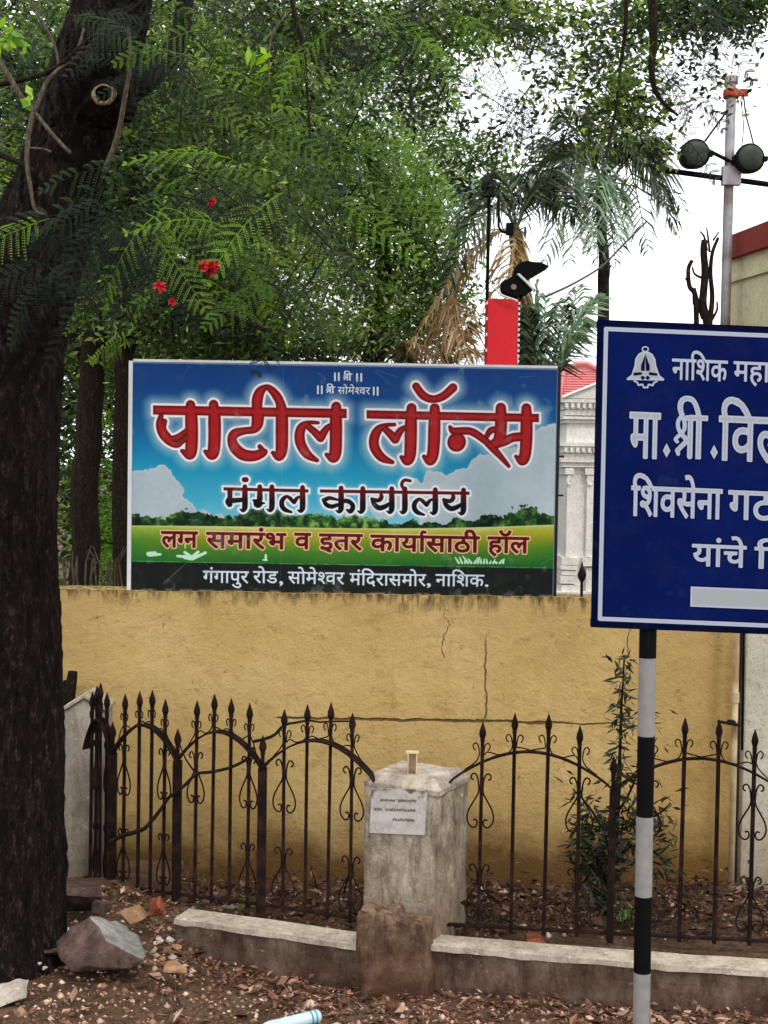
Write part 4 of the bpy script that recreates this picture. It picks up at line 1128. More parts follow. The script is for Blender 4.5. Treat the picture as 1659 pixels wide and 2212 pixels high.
def bay(root, A, B, start_post=True, end_post=False, post_w=0.03, ub=(.2, .4, .6, .8), hearts=(0, 3), deep=0.032, rnd=0):
    A = Vector((A.x, A.y, ZB)); B = Vector((B.x, B.y, ZB))
    d = B - A; L = d.length; t = d / L; n = Vector((-t.y, t.x, 0))
    def W(s_, z_, off=0): return A + t * s_ + n * off + Vector((0, 0, z_))
    m = MB(); N = 22; V = []; F = []
    for i in range(N + 1):
        u = i / N; z = arch_h(u); s_ = u * L
        V += [W(s_, z - .005, -deep / 2), W(s_, z - .005, deep / 2), W(s_, z + .005, deep / 2), W(s_, z + .005, -deep / 2)]
        if i:
            b_ = (i - 1) * 4
            for k in range(4): F.append((b_ + k, b_ + (k + 1) % 4, b_ + 4 + (k + 1) % 4, b_ + 4 + k))
    F += [(0, 1, 2, 3), (N * 4 + 3, N * 4 + 2, N * 4 + 1, N * 4)]
    mesh_obj('arch_rail', V, F, M['iron'], root)
    m = MB(); m.add([W(s_, .025 + z, y_) for s_ in (0, L) for y_, z in ((-.012, -.006), (.012, -.006), (.012, .006), (-.012, .006))], [(3,2,1,0),(4,5,6,7),(0,1,5,4),(1,2,6,5),(2,3,7,6),(3,0,4,7)])
    m.build('bottom_rail', M['iron'], root)
    if start_post: bar_obj(W(0, -.02), .93, post_w, root, 'post')
    if end_post: bar_obj(W(L, -.02), .93, post_w, root, 'post')
    r_ = random.Random(rnd)
    sp = L / 5
    for k, u in enumerate(ub):
        tip = 1.065 if k in (0, len(ub) - 1) else 1.105
        tip += r_.uniform(-.012, .012)
        s0 = u * L
        bar_obj(W(s0, 0), tip, .0170, root, lean=r_.uniform(-.006, .006))
        m = MB()
        for sg in (-1, 1):
            q = min(1.0, sp / .16)
            mid = s0 + sg * sp / 2
            za = arch_h(mid / L) + .007
            path = [(.030, tip-.140), (.040, tip-.130), (.042, tip-.112), (.030, tip-.102), (.018, tip-.112), (.012, tip-.14), (.011, tip-.165), (.018 + .2 * (sp/2-.02), max(tip-.200, za+.012)), (sp/2, za)]
            path = [(sg * a * (q if i < 7 else 1), b_) for i, (a, b_) in enumerate(path)]
            m.tube([W(s0 + a, b_) for a, b_ in catmull(path, 4)], .0036, 5)
        m.build('top_curl', M['iron'], root)
        if k in hearts:
            for dz in (0, -.46):
                m = MB()
                for sg in (-1, 1):
                    q = min(1.0, sp / .13)
                    pth = [(sg * a * q, b_ + dz) for a, b_ in SC_UP]
                    m.tube([W(s0 + a, b_) for a, b_ in catmull(pth, 4)], .0045, 5)
                if r_.random() < .93: m.build('scroll', M['iron'], root)
def gp(px, Y): 
    p = at(px, 1990, Y); return Vector((p.x, p.y, ZB))
right = empty('railing')
bay(right, gp(963, 6.47), gp(1318, 6.38), False, True, rnd=1)
bay(right, gp(1318, 6.38), gp(1696, 6.30), False, True, rnd=2)
bay(right, gp(1696, 6.30), gp(2080, 6.22), False, True, rnd=3)
m = MB(); h0 = gp(963, 6.47); m.tube([h0 + Vector((0, 0, .745)), h0 + Vector((-.004, 0, .70)), h0 + Vector((-.002, -.01, .655))], .011, 8); m.build('end_hook', M['iron'], right)
settle(right, (h0.x, h0.y, ZB)); tag(right, 'rusty iron railing with spear tips running from the middle pillar behind the striped post', 'railing')
left = empty('railing')
bay(left, gp(563, 6.72), gp(806, 6.50), True, False, 0.045, deep=.06, rnd=4)
bay(left, gp(380, 6.86), gp(563, 6.72), True, False, 0.045, deep=.06, rnd=5, ub=(.22, .42, .63, .84))
bay(left, gp(240, 7.00), gp(380, 6.86), True, False, 0.045, deep=.06, rnd=6, ub=(.18, .41, .60, .80))
bay(left, gp(184, 7.12), gp(240, 7.00), False, False, 0.030, deep=.06, rnd=8, ub=(.18, .38, .55, .78), hearts=(1, 3))
h1 = gp(806, 6.5); settle(left, (h1.x, h1.y, ZB)); tag(left, 'rusty iron railing with scrolls curving away from the middle pillar to the gabled pillar', 'railing')

# ------------------------------------------------------------------ buildings behind
# cream gate pier at the right end of the yellow wall
m = MB(); x0 = at(1604, 1700, 7.74).x
m.box((x0 + 0.6, 7.74 + 0.2, 1.0), (1.2, 0.4, 2.4)); o = m.build('cream_pier', M['cream']); bevel(o, .006)
tag(o, 'off white plastered gate pier beside the drain pipe at the end of the yellow wall', 'pier')
# beige building with red brown parapet
root = empty('beige_building')
za = at(1566, 562, 9.5).z
fp = [(2.50, 9.5), (2.76, 7.98 + .2), (7.0, 7.98 + .2), (7.0, 9.9)]
def prism_xy(fp, z0, z1):
    n = len(fp); return [(x, y, z0) for x, y in fp] + [(x, y, z1) for x, y in fp], [tuple(range(n - 1, -1, -1)), tuple(range(n, 2 * n))] + [(i, (i + 1) % n, n + (i + 1) % n, n + i) for i in range(n)]
fp_o = [(2.45, 9.56), (2.71, 8.10), (7.05, 8.10), (7.05, 9.98)]
m = MB(); m.add(*prism_xy(fp, 0, za)); m.build('wall', M['cream_b'], root)
m = MB(); m.add(*prism_xy(fp_o, za + .002, za + .17)); m.build('parapet', M['redbrown'], root)
m = MB(); m.add(*prism_xy([(2.475, 9.53), (2.735, 8.14), (7.02, 8.14), (7.02, 9.94)], za - .165, za - .13)); m.build('ledge', M['cream_b'], root)
settle(root, (4.5, 9.0, 0)); tag(root, 'beige building with red brown parapet rising behind the blue name board', 'building')

# ornate white gate tower with a pale red roof
TY = 16.0
def tz(Yz): return at(1250, 777.7 + Yz / 4.181, TY).z
tx0, tx1 = at(1214, 1000, TY).x, at(1400, 1000, TY).x
root = empty('ornate_gatehouse')
def slab(name, ya, yb, out, mat='white_stone', x0=None, x1=None, dep=0.9):
    za_, zb_ = tz(yb), tz(ya)
    xa, xb = (tx0 if x0 is None else x0) - out, (tx1 if x1 is None else x1) + out
    m = MB(); m.box(((xa + xb) / 2, TY + dep / 2 - out / 2 + .0, (za_ + zb_) / 2), (xb - xa, dep + out, zb_ - za_ - .002)); return m.build(name, M[mat], root)
slab('cornice', 352, 385, .02); slab('frieze', 385, 445, -.015); slab('moulding', 445, 500, -.03); slab('cornice', 508, 535, .0); slab('moulding', 535, 568, -.03)
slab('wall_panel', 568, 745, -.06); slab('cornice', 745, 780, .03); slab('frieze', 780, 840, .0); slab('moulding', 840, 895, -.03); slab('cornice', 895, 925, .015); slab('moulding', 925, 965, -.01)
slab('wall', 965, 2600, -.07)
m = MB()
for k in range(15):
    for Yz in (412, 812):
        x = tx0 + .04 + k * .072; m.box((x, TY - .012 - (0.01 if Yz > 600 else 0), tz(Yz)), (.036, .03, .055))
m.build('dentils', M['white_stone'], root)
# pilasters with sunk panels and cap
for px_a, px_b in ((1219, 1241), (1262, 1290), (1310, 1336)):
    xa, xb = at(px_a, 1050, TY).x, at(px_b, 1050, TY).x
    slab('pilaster', 1040, 1780, -.02 - (.0), x0=xa + .02, x1=xb - .02)
    slab('pilaster_cap', 975, 1035, -.01, x0=xa, x1=xb)
    m = MB(); m.tube([(xa + .02 + (xb - xa - .04) * (.5 - .4 * math.cos(a)), TY + .005, tz(1075) - .07 * math.sin(a)) for a in [math.pi * i / 8 for i in range(9)]], .008, 5); m.build('swag', M['white_stone'], root)
for k, (Ya, Yb, w) in enumerate(((1785, 1850, .17), (1855, 1895, .14), (1900, 1945, .17), (1950, 2020, .13), (2030, 2200, .19))):
    slab('stepped_plinth', Ya, Yb, .02 + .012 * (k % 2), x0=tx0 + .04, x1=tx0 + .04 + w)
slab('balustrade_block', 1785, 1860, .02, x0=tx0 + .30, x1=tx0 + .75); slab('balustrade_block', 1880, 2200, -.01, x0=tx0 + .32, x1=tx0 + .74); slab('base_step', 2090, 2200, .05)
m = MB(); pa = at(1215, 862, TY - .02); pb = at(1330, 816, TY - .02); pc = at(1445, 862, TY - .02)
m.prism([(pa.x, pa.z + .01), (pb.x, pb.z), (pc.x, pa.z + .01)], TY - .02, TY + .8); m.build('pediment', M['white_stone'], root)
m = MB()
for p_, q_ in ((pa, pb), (pb, pc)):
    m.tube([(p_.x, TY - .03, p_.z + .02), (q_.x, TY - .03, q_.z + .02)], .022, 4)
m.build('pediment_moulding', M['white_stone'], root)
# hipped sheet roof, ribs proud
RY = 17.2
pts = [at(x, y, RY) for x, y in ((1205, 862), (1216, 805), (1243, 785), (1268, 785), (1310, 806), (1400, 806), (1400, 862))]
m = MB(); m.prism([(p.x, p.z) for p in pts], RY, RY + 1.5); m.build('roof', M['roof_red'], root)
m = MB()
for k in range(11):
    y = 801 + k * 5.4; xa = 1216 + max(0, (800 - y)) ; p = at(1217, y, RY); q_ = at(1400, y, RY); m.tube([(p.x, RY - .005, p.z), (q_.x, RY - .005, p.z)], .012, 4)
m.build('roof_ribs', M['roof_red'], root)
m = MB(); m.tube([Vector((p.x, RY - .02, p.z)) for p in pts[:5]], .035, 6); m.build('roof_edge', M['roof_red'], root)
settle(root, ((tx0 + tx1) / 2, TY + .5, 0)); tag(root, 'ornate white gatehouse with cornices and pale red roof between the two signboards', 'gatehouse')

# spear standing on the wall top
m = MB(); p = at(1256, 1292, WALL_Y + .06); t_ = at(1258, 1214, WALL_Y + .06)
m.tube([(p.x, p.y, p.z - .05), (p.x, p.y, p.z + .10)], .009, 6)
m.lathe((p.x, p.y, p.z + .10), [(.010, 0), (.022, .02), (.028, .045), (.018, .07), (.008, .09), (.002, .12)], 8)
o = m.build('iron_spike', M['iron']); tag(o, 'single black iron spear tip on top of the yellow wall beside the hoarding', 'spike')

# red gate post with the floodlight
RP = 8.7
root = empty('red_post')
a_, b_ = at(1051, 800, RP), at(1117, 800, RP); zt = at(1084, 645, RP).z
m = MB(); m.box(((a_.x + b_.x) / 2, RP + .1, zt / 2), (b_.x - a_.x, b_.x - a_.x, zt)); o = m.build('post_shaft', M['red_paint'], root); bevel(o, .006)
m = MB()
for k in range(14):
    z_ = zt - .03 - k * .035; m.box((b_.x + .006, RP + .0, z_), (.012, .012, .018)); 
    if k % 3 == 0: m.box((a_.x - .005, RP + .0, z_), (.010, .012, .02))
m.build('fixing_clips', M['white_frame'], root)
settle(root, ((a_.x + b_.x) / 2, RP + .1, 0)); tag(root, 'bright red square post behind the hoarding with a floodlight on top', 'post')
def z8(X, Y): return (1800 + X / 2.37) / 1.85166, (800 + Y / 2.37) / 1.85166
root = empty('floodlight')
def zpoly(L, y0, y1, name, mat, par):
    m = MB(); m.prism([XZ(*z8(*p), RP) for p in L], y0, y1); o = m.build(name, M[mat], par)
    bm = bmesh.new(); bm.from_mesh(o.data); bmesh.ops.recalc_face_normals(bm, faces=bm.faces[:]); bm.to_mesh(o.data); bm.free(); bevel(o, .004); return o
zpoly([(620, 640), (650, 600), (720, 578), (800, 590), (860, 592), (938, 630), (740, 745), (628, 690)], RP - .02, RP + .16, 'reflector_hood', 'black', root)
zpoly([(490, 775), (560, 740), (620, 704), (775, 850), (740, 880), (665, 905), (640, 925), (500, 870)], RP - .01, RP + .15, 'lamp_body', 'black', root)
zpoly([(628, 703), (655, 700), (800, 835), (785, 858)], RP - .024, RP + .14, 'front_glass', 'white_frame', root)
m = MB(); c_ = at(*z8(602, 828), RP); m.lathe((c_.x, RP - .012, c_.z), [(.020, 0), (.018, .01)], 12, rot=Matrix.Rotation(math.radians(90), 3, 'X')); m.build('side_knob', M['steel'], root)
m = MB(); c2 = at(*z8(690, 890), RP); m.tube([(c2.x, RP + .03, c2.z), (c2.x - .02, RP + .03, c2.z - .05), (c2.x - .04, RP + .05, zt - .01)], .009, 6); m.build('bracket', M['black'], root)
m = MB(); m.tube(catmull([at(*z8(*p), RP - .03) for p in ((395, 810), (440, 850), (500, 905), (600, 940), (640, 960))], 4), .006, 5); m.build('lamp_cable', M['white_frame'], root)
settle(root, (c2.x, RP, zt)); tag(root, 'black floodlight with a raised hood fixed on top of the red post', 'floodlight')
# thin pole with a small lantern
root = empty('lantern_pole'); LP = 9.0
p0, p1 = at(1056, 720, LP), at(1057, 395, LP)
m = MB(); m.tube([(p1.x, LP, 0), (p1.x, LP, p1.z)], .012, 8); m.build('pole', M['black'], root)
m = MB(); q = at(1055, 408, LP); m.lathe((q.x, LP, q.z - .06), [(.02, 0), (.05, .01), (.04, .05), (.055, .06), (.045, .11), (.02, .15), (.01, .17)], 8); m.build('lantern', M['black'], root)
m = MB(); q = at(1078, 480, LP); m.tube([at(1077, 400, LP), at(1077, 490, LP), at(1084, 500, LP), at(1096, 503, LP)], .010, 6); m.box(at(1101, 495, LP), (.05, .05, .08)); m.tube([at(1057, 420, LP), at(1077, 420, LP)], .008, 6); m.build('side_arm', M['black'], root)
settle(root, (p1.x, LP, 0)); tag(root, 'thin black pole with a small lantern behind the red post', 'lamp post')

# steel mast with two round lamps
root = empty('steel_mast'); MY = 9.3
pt, pb_ = at(1580, 182, MY), at(1584, 520, MY)
m = MB(); m.tube([(pt.x, MY, 0), (pt.x, MY, pt.z)], 10.5 / 2800 * MY, 20, caps=False); o = m.build('mast_tube', M['steel'], root, smooth=False)
o.data.polygons.foreach_set('use_smooth', [len(p.vertices) == 4 for p in o.data.polygons])
m = MB(); m.lathe((pt.x, MY, pt.z), [(.045, 0), (.05, .01), (.05, .05), (.03, .06)], 12); m.build('cap', M['steel'], root)
m = MB(); q = at(1583, 200, MY); m.lathe((pt.x, MY, q.z - .04), [(.053, 0), (.058, .01), (.058, .05), (.053, .06)], 12); m.box((pt.x + .09, MY, q.z), (.06, .02, .05)); m.build('red_clamp', M['rust_clamp'], root)
m = MB(); a1, a2 = at(1438, 368, MY - .06), at(1760, 412, MY - .06); m.tube([a1, a2], .020, 8); m.build('crossbar', M['black'], root)
m = MB(); q = at(1583, 384, MY); m.box((pt.x, MY - .055, q.z), (.13, .05, .13)); m.build('crossbar_clamp', M['steel'], root)
m = MB(); m.tube([at(1530, 325, MY - .03), at(1584, 352, MY - .03), at(1620, 350, MY - .03)], .014, 6); m.tube([at(1523, 305, MY - .03), at(1572, 238, MY - .02)], .008, 5); m.build('lamp_bracket', M['black'], root)
settle(root, (pt.x, MY, 0)); tag(root, 'tall grey steel mast with red clamp and crossbar rising behind the beige building', 'mast')
for px_, py_, lab in ((1501, 333, 'round dark lamp hanging on the far side of the mast towards the palm'), (1619, 343, 'round dark lamp with loose cable close against the steel mast')):
    r = empty('round_lamp'); c_ = at(px_, py_, MY - .12); rr = 30 / 2800 * MY
    R_ = Matrix.Rotation(math.radians(90), 3, 'X') @ Matrix.Rotation(math.radians(6), 3, 'Y')
    m = MB(); m.lathe(c_, [(rr * .3, -.16), (rr * .8, -.12), (rr, -.03), (rr * 1.05, 0), (rr * 1.05, .02), (rr * .96, .022)], 24, rot=R_); m.build('housing', M['black'], r, smooth=False)
    m = MB(); m.lathe(c_, [(rr * .95, .0225), (rr * .8, .032), (rr * .4, .04), (rr * .05, .043)], 24, rot=R_); m.build('glass', M['lamp_reflection'], r, smooth=True)
    m = MB(); m.box(c_ + Vector((rr * 1.1, 0, 0)), (.03, .05, .03)); m.box(c_ + Vector((-rr * 1.1, 0, 0)), (.02, .04, .03)); m.build('hinge', M['black'], r)
    settle(r, c_); tag(r, lab, 'lamp', 'round lamps on the mast')
def cable(pts, Y, r, label, name='cable', mat='wire', n=5):
    m = MB(); m.tube(catmull([at(x, y, Y if not isinstance(Y, (list, tuple)) else Y[i]) for i, (x, y) in enumerate(pts)], n), r, 5); o = m.build(name, M[mat]); tag(o, label, 'cable'); return o
cable([(1606, 205), (1612, 250), (1620, 280), (1628, 312)], MY, .006, 'loose dark cable dropping from the red clamp of the mast')
cable([(1600, 215), (1606, 270), (1602, 320)], MY, .004, 'thin cable hanging close beside the steel mast')
cable([(1180, 640), (1240, 612), (1300, 575), (1345, 530), (1395, 480)], [8.7, 9.5, 10.5, 11, 11.5], .009, 'black cable sagging from the floodlight towards the bare palm trunk')

# drain pipe
root = empty('drain_pipe')
pa, pb_ = at(1592, 1340, 7.66), at(1577, 2010, 7.62)
m = MB(); m.tube([pa + (pa - pb_) * .2, pb_], .019, 12); m.build('pipe', M['pvc'], root, smooth=True)
jj = pa + (pb_ - pa) * ((1506 - 1340) / 670); m = MB(); m.tube([jj + Vector((0, 0, .03)), jj - Vector((0, 0, .03))], .025, 12); m.build('joint', M['pvc'], root)
jj = pa + (pb_ - pa) * ((1560 - 1340) / 670); m = MB(); m.tube([jj, jj + Vector((-.05, -.05, .01))], .016, 8); m.tube([jj + Vector((.02, -.03, -.01)), jj + Vector((-.12, -.08, .02))], .009, 6); m.build('side_outlet', M['iron'], root)
m = MB(); m.tube([at(1607, 1350, 7.70), at(1603, 1620, 7.70)], .008, 6); m.build('black_hose', M['black'], root)
settle(root, (pb_.x, pb_.y, 0)); tag(root, 'dusty drain pipe running down the corner between yellow wall and cream pier', 'pipe')

# ------------------------------------------------------------------ vegetation
def leaf_quads(P, L, Wd, rng, up=None, droop=0.0, horiz=0.3):
    """Small folded leaves: one quad each, random direction. P (n,3); L, Wd lengths and widths (n,)."""
    n = len(P)
    d = rng.normal(size=(n, 3)); d[:, 2] = d[:, 2] * horiz - droop
    d /= np.linalg.norm(d, axis=1, keepdims=True)
    r = rng.normal(size=(n, 3)); s_ = np.cross(d, r); s_ /= np.linalg.norm(s_, axis=1, keepdims=True)
    nrm = np.cross(d, s_)
    L = L[:, None]; Wd = Wd[:, None]
    a = P; c = P + d * L
    m_ = P + d * L * .45 + nrm * Wd * .18
    V = np.stack([a, m_ + s_ * Wd * .5, c, m_ - s_ * Wd * .5], 1).reshape(-1, 3)
    F = np.arange(n * 4).reshape(n, 4)
    return V, F

def crown_points(blobs, rng, sub=0.16, per=26, yspread=1.0):
    """blobs: (px, py, rx, ry, Y, n) ellipses on the photograph at depth Y; leaves gather round twig ends."""
    out = []
    for px, py, rx, ry, Y, n in blobs:
        k = max(1, n // per)
        th = rng.uniform(0, 2 * np.pi, k); r = np.sqrt(rng.uniform(0, 1, k))
        qx = px + rx * r * np.cos(th); qy = py + ry * r * np.sin(th)
        Yd = Y + rng.normal(size=k) * yspread * (rx + ry) / 2 * Y / FOC * 0.6
        for x, y, yd in zip(qx, qy, Yd):
            c = at(x, y, max(4.5, yd))
            p = rng.normal(size=(per, 3)) * sub * np.array([1, 1, .8])
            out.append(p + np.array(c))
    return np.concatenate(out)

def limb(name, pts, r0, r1, mat, parent, Ys=None, n=8, wob=0.0, seed=0):
    """pts: (px, py, Y) along the limb; radii in metres."""
    P = [at(x, y, Y) for x, y, Y in catmull(pts, 5)]
    N = len(P)
    R = [r0 + (r1 - r0) * i / (N - 1) for i in range(N)]
    if wob:
        for i, p in enumerate(P): p += Vector((mnoise.noise(p * 4 + Vector((seed, 0, 0))), 0, mnoise.noise(p * 4 + Vector((0, seed, 9))))) * wob
    m = MB(); m.tube(P, R, n)
    return m.build(name, mat, parent, smooth=True)

def foliage(name, blobs, parent, mat, seed, L=(.05, .09), Wr=.36, sub=.16, per=26, droop=.3, yspread=1.0):
    rng = np.random.default_rng(seed)
    P = crown_points(blobs, rng, sub, per, yspread)
    P = P[P[:, 2] > .35]
    n = len(P); l = rng.uniform(L[0], L[1], n)
    V, F = leaf_quads(P, l, l * Wr, rng, droop=droop)
    tone = np.clip(rng.normal(.42, .22, n) + .15 * np.sin(P[:, 0] * 3 + P[:, 2] * 2.3), 0, 1)
    return np_obj(name, V, F, mat, parent, tone)

# --- feathery (bipinnate) leaf, shared by every leaf of the flame tree
def frond_mesh(seed, mat='frond'):
    rg = random.Random(seed); V = []; F = []; bend = rg.uniform(-.22, .22); sag = rg.uniform(.18, .48)
    def quad(a, b, c, d): n_ = len(V); V.extend([a, b, c, d]); F.append((n_, n_ + 1, n_ + 2, n_ + 3))
    def rp(t): return np.array([t, bend * t * t, -sag * t * t])
    for i in range(9):
        a, b = rp(i / 9), rp((i + 1) / 9); w = .008 * (1 - i / 12)
        quad(a + [0, -w, 0], b + [0, -w, 0], b + [0, w, 0], a + [0, w, 0])
        quad(a + [0, 0, -w], b + [0, 0, -w], b + [0, 0, w], a + [0, 0, w])
    NP = rg.choice([10, 12, 13])
    for i in range(NP):
        t = .14 + .86 * i / (NP - 1); o = rp(t)
        pl = .27 * math.sin(math.pi * (.22 + .70 * t)) * 1.05 * rg.uniform(.72, 1.1)
        for sg in (-1, 1):
            if rg.random() < .06: continue
            dr = np.array([.42 + .25 * t + rg.uniform(-.12, .16), sg * 1.0, rg.uniform(-.12, .05)]); dr /= np.linalg.norm(dr)
            perp = np.array([-dr[1] * sg, dr[0] * sg, 0]); perp /= np.linalg.norm(perp)
            K = 12
            for k in range(K):
                s_ = pl * (k + .5) / K; c = o + dr * s_ + np.array([0, 0, -.55 * s_ * s_ / .27])
                ll = .0215 * math.sin(math.pi * (.2 + .7 * k / K)); w = .0085
                for s2 in (-1, 1):
                    tip = c + perp * s2 * ll + dr * .008 + [0, 0, rg.uniform(-.006, .006)]
                    quad(c, c + dr * w + perp * s2 * ll * .5, tip, c - dr * w * .6 + perp * s2 * ll * .5)
            e = o + dr * pl + np.array([0, 0, -.55 * pl * pl / .27]); w = .0022
            quad(o - perp * w, e - perp * w * .4, e + perp * w * .4, o + perp * w)
    me = bpy.data.meshes.new('frond'); me.from_pydata([tuple(v) for v in V], [], F); me.materials.append(M[mat])
    return me
FR = [frond_mesh(s) for s in range(1, 8)]
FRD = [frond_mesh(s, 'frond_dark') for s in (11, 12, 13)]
def put_frond(b, e, parent, face=None, k=0, name='frond', dark=False):
    """A feathery leaf from b to e; its upper side turned towards `face`."""
    b, e = Vector(b), Vector(e); x = (e - b); L = x.length; x.normalize()
    z = Vector(face if face is not None else (0, -0.6, 0.8)); z = (z - x * z.dot(x)).normalized(); y = z.cross(x)
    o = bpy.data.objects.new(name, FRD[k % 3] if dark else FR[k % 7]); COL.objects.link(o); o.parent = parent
    Mx = Matrix((x, y, z)).transposed().to_4x4(); o.matrix_local = Matrix.Translation(b) @ Mx @ Matrix.Diagonal((L, L, L, 1))
    return o

# --- flame tree in the foreground: trunk, limbs, twigs, leaves, flowers
ft = empty('flame_tree')
TYB = 6.25
path = [(-12, 2140, 6.2, 172), (0, 2050, 6.22, 150), (8, 1950, 6.25, 134), (14, 1700, 6.25, 122), (14, 1400, 6.25, 115), (12, 1100, 6.22, 112), (18, 800, 6.2, 112), (50, 620, 6.18, 112), (112, 450, 6.15, 98), (155, 300, 6.1, 90), (195, 170, 6.05, 90), (232, 40, 6.0, 84), (262, -120, 5.95, 80), (300, -420, 5.9, 70)]
PP = catmull(path, 22)
P = [at(x, y, Y) for x, y, Y, r in PP]; R = [r / FOC * Y for x, y, Y, r in PP]
m = MB(); m.tube(P, R, 110)
trunk = m.build('trunk', M['bark'], ft, smooth=True)
for i, v in enumerate(trunk.data.vertices):
    ring = i // 110; c = P[min(ring, len(P) - 1)]; d_ = (v.co - c); 
    if d_.length < 1e-6: continue
    q = Vector((v.co.x * 9, v.co.y * 9, v.co.z * 2.2))
    d_.normalize(); flare = max(0, .35 - v.co.z)
    qw = Vector((v.co.x * 15 + mnoise.noise(v.co * 3) * 1.5, v.co.y * 15, v.co.z * 3.0))
    v.co += d_ * (0.022 * mnoise.noise(q) - 0.020 * max(0, .35 - abs(mnoise.noise(qw)) * 3) * 2 + 0.010 * mnoise.noise(q * 3.1) + 0.007 * mnoise.noise(v.co * 24) + flare * .16 * max(0, mnoise.noise(Vector((d_.x * 2.4, d_.y * 2.4, 1)))))
def br(pts, r0, r1, mat='bark_thin', wob=.01, n=7, name='branch'): return limb(name, pts, r0, r1, M[mat], ft, wob=wob, n=n, seed=len(pts) * 3.1)
br([(215, 300, 6.2), (275, 215, 6.2), (330, 150, 6.25), (385, 70, 6.35), (430, -80, 6.4)], .075, .035, 'bark', n=14, wob=.06)
br([(30, 620, 6.25), (-50, 520, 6.25), (-170, 400, 6.25)], .16, .09, 'bark', n=14)
br([(380, 590, 5.9), (430, 640, 5.7), (500, 685, 5.6), (572, 716, 5.5)], .014, .011, n=8)
br([(572, 716, 5.5), (585, 712, 5.5)], .009, .004)
br([(628, -60, 5.4), (634, 20, 5.4), (652, 110, 5.4), (663, 200, 5.4), (668, 300, 5.4)], .012, .004)
br([(632, 20, 5.4), (600, 60, 5.4), (582, 110, 5.4), (580, 190, 5.4)], .005, .003, 'pale_twig')
br([(1405, -80, 6.4), (1412, 60, 6.4), (1410, 160, 6.4), (1428, 215, 6.4), (1466, 252, 6.4)], .026, .006)
br([(1350, -60, 6.4), (1350, 60, 6.4), (1340, 160, 6.4), (1326, 250, 6.4), (1310, 340, 6.4)], .013, .004)
# pale twigs crossing in front of the trunk
br([(-40, 60, 5.7), (0, 135, 5.7), (40, 200, 5.7), (74, 243, 5.7), (110, 288, 5.7), (152, 332, 5.7)], .014, .008, 'pale_twig', .006)
br([(74, 243, 5.7), (62, 290, 5.7), (58, 350, 5.7), (66, 405, 5.7), (76, 455, 5.7), (98, 464, 5.7)], .013, .006, 'pale_twig', .006)
br([(74, 243, 5.7), (100, 180, 5.7), (128, 150, 5.7), (165, 118, 5.7), (182, 62, 5.7)], .011, .006, 'pale_twig', .006)
br([(128, 150, 5.7), (115, 90, 5.7), (70, 10, 5.7), (60, -60, 5.7)], .007, .006, 'pale_twig', .006)
br([(350, -60, 5.6), (300, 10, 5.6), (210, 70, 5.65), (130, 140, 5.7), (60, 170, 5.75), (-60, 190, 5.8)], .007, .012, 'bark_thin', .006)
br([(278, 60, 5.6), (285, 130, 5.6), (272, 200, 5.6), (252, 300, 5.65), (225, 370, 5.7)], .007, .014, 'pale_twig', .006)
br([(-30, 320, 5.8), (40, 350, 5.75), (75, 370, 5.7)], .016, .010)
br([(66, 320, 5.7), (95, 322, 5.7), (112, 328, 5.7)], .006, .004, 'pale_twig', .004)
br([(270, 640, 5.9), (290, 700, 5.9), (330, 640, 5.9)], .004, .003)
# knot hole on the trunk, its dark inside painted on a flat disc
kc = at(224, 205, 5.825)
kn = MB()
ringp = [kc + Vector((.044 * math.cos(a) * (1 + .08 * math.sin(3 * a)), .0 + .01 * math.sin(a), .041 * math.sin(a))) for a in [2 * math.pi * i / 24 for i in range(24)]]
V = []; F = []
for i, p in enumerate(ringp):
    dr = (p - kc).normalized(); rr = .011 * (1 + .6 * mnoise.noise(p * 30))
    for k in range(8):
        a = 2 * math.pi * k / 8; V.append(p + dr * rr * math.cos(a) + Vector((0, -1, 0)) * rr * math.sin(a))
for i in range(24):
    for k in range(8): F.append((i * 8 + k, i * 8 + (k + 1) % 8, ((i + 1) % 24) * 8 + (k + 1) % 8, ((i + 1) % 24) * 8 + k))
mesh_obj('knot_rim', V, F, M['knot'], ft, smooth=True)
m = MB(); Rk = Matrix.Rotation(math.radians(90), 3, 'X'); m.lathe(kc, [(.040, .004), (.004, .005)], 20, rot=Rk); m.build('knot_shade_disc', M['hole_shade'], ft, smooth=True)
m = MB(); m.lathe(kc + Vector((.0, .012, 0)), [(.125, -.10), (.105, -.05), (.078, -.018), (.050, -.004)], 28, rot=Rk); o = m.build('knot_swelling', M['bark'], ft, smooth=True); roughen(o, 2, .022, 14, 3)

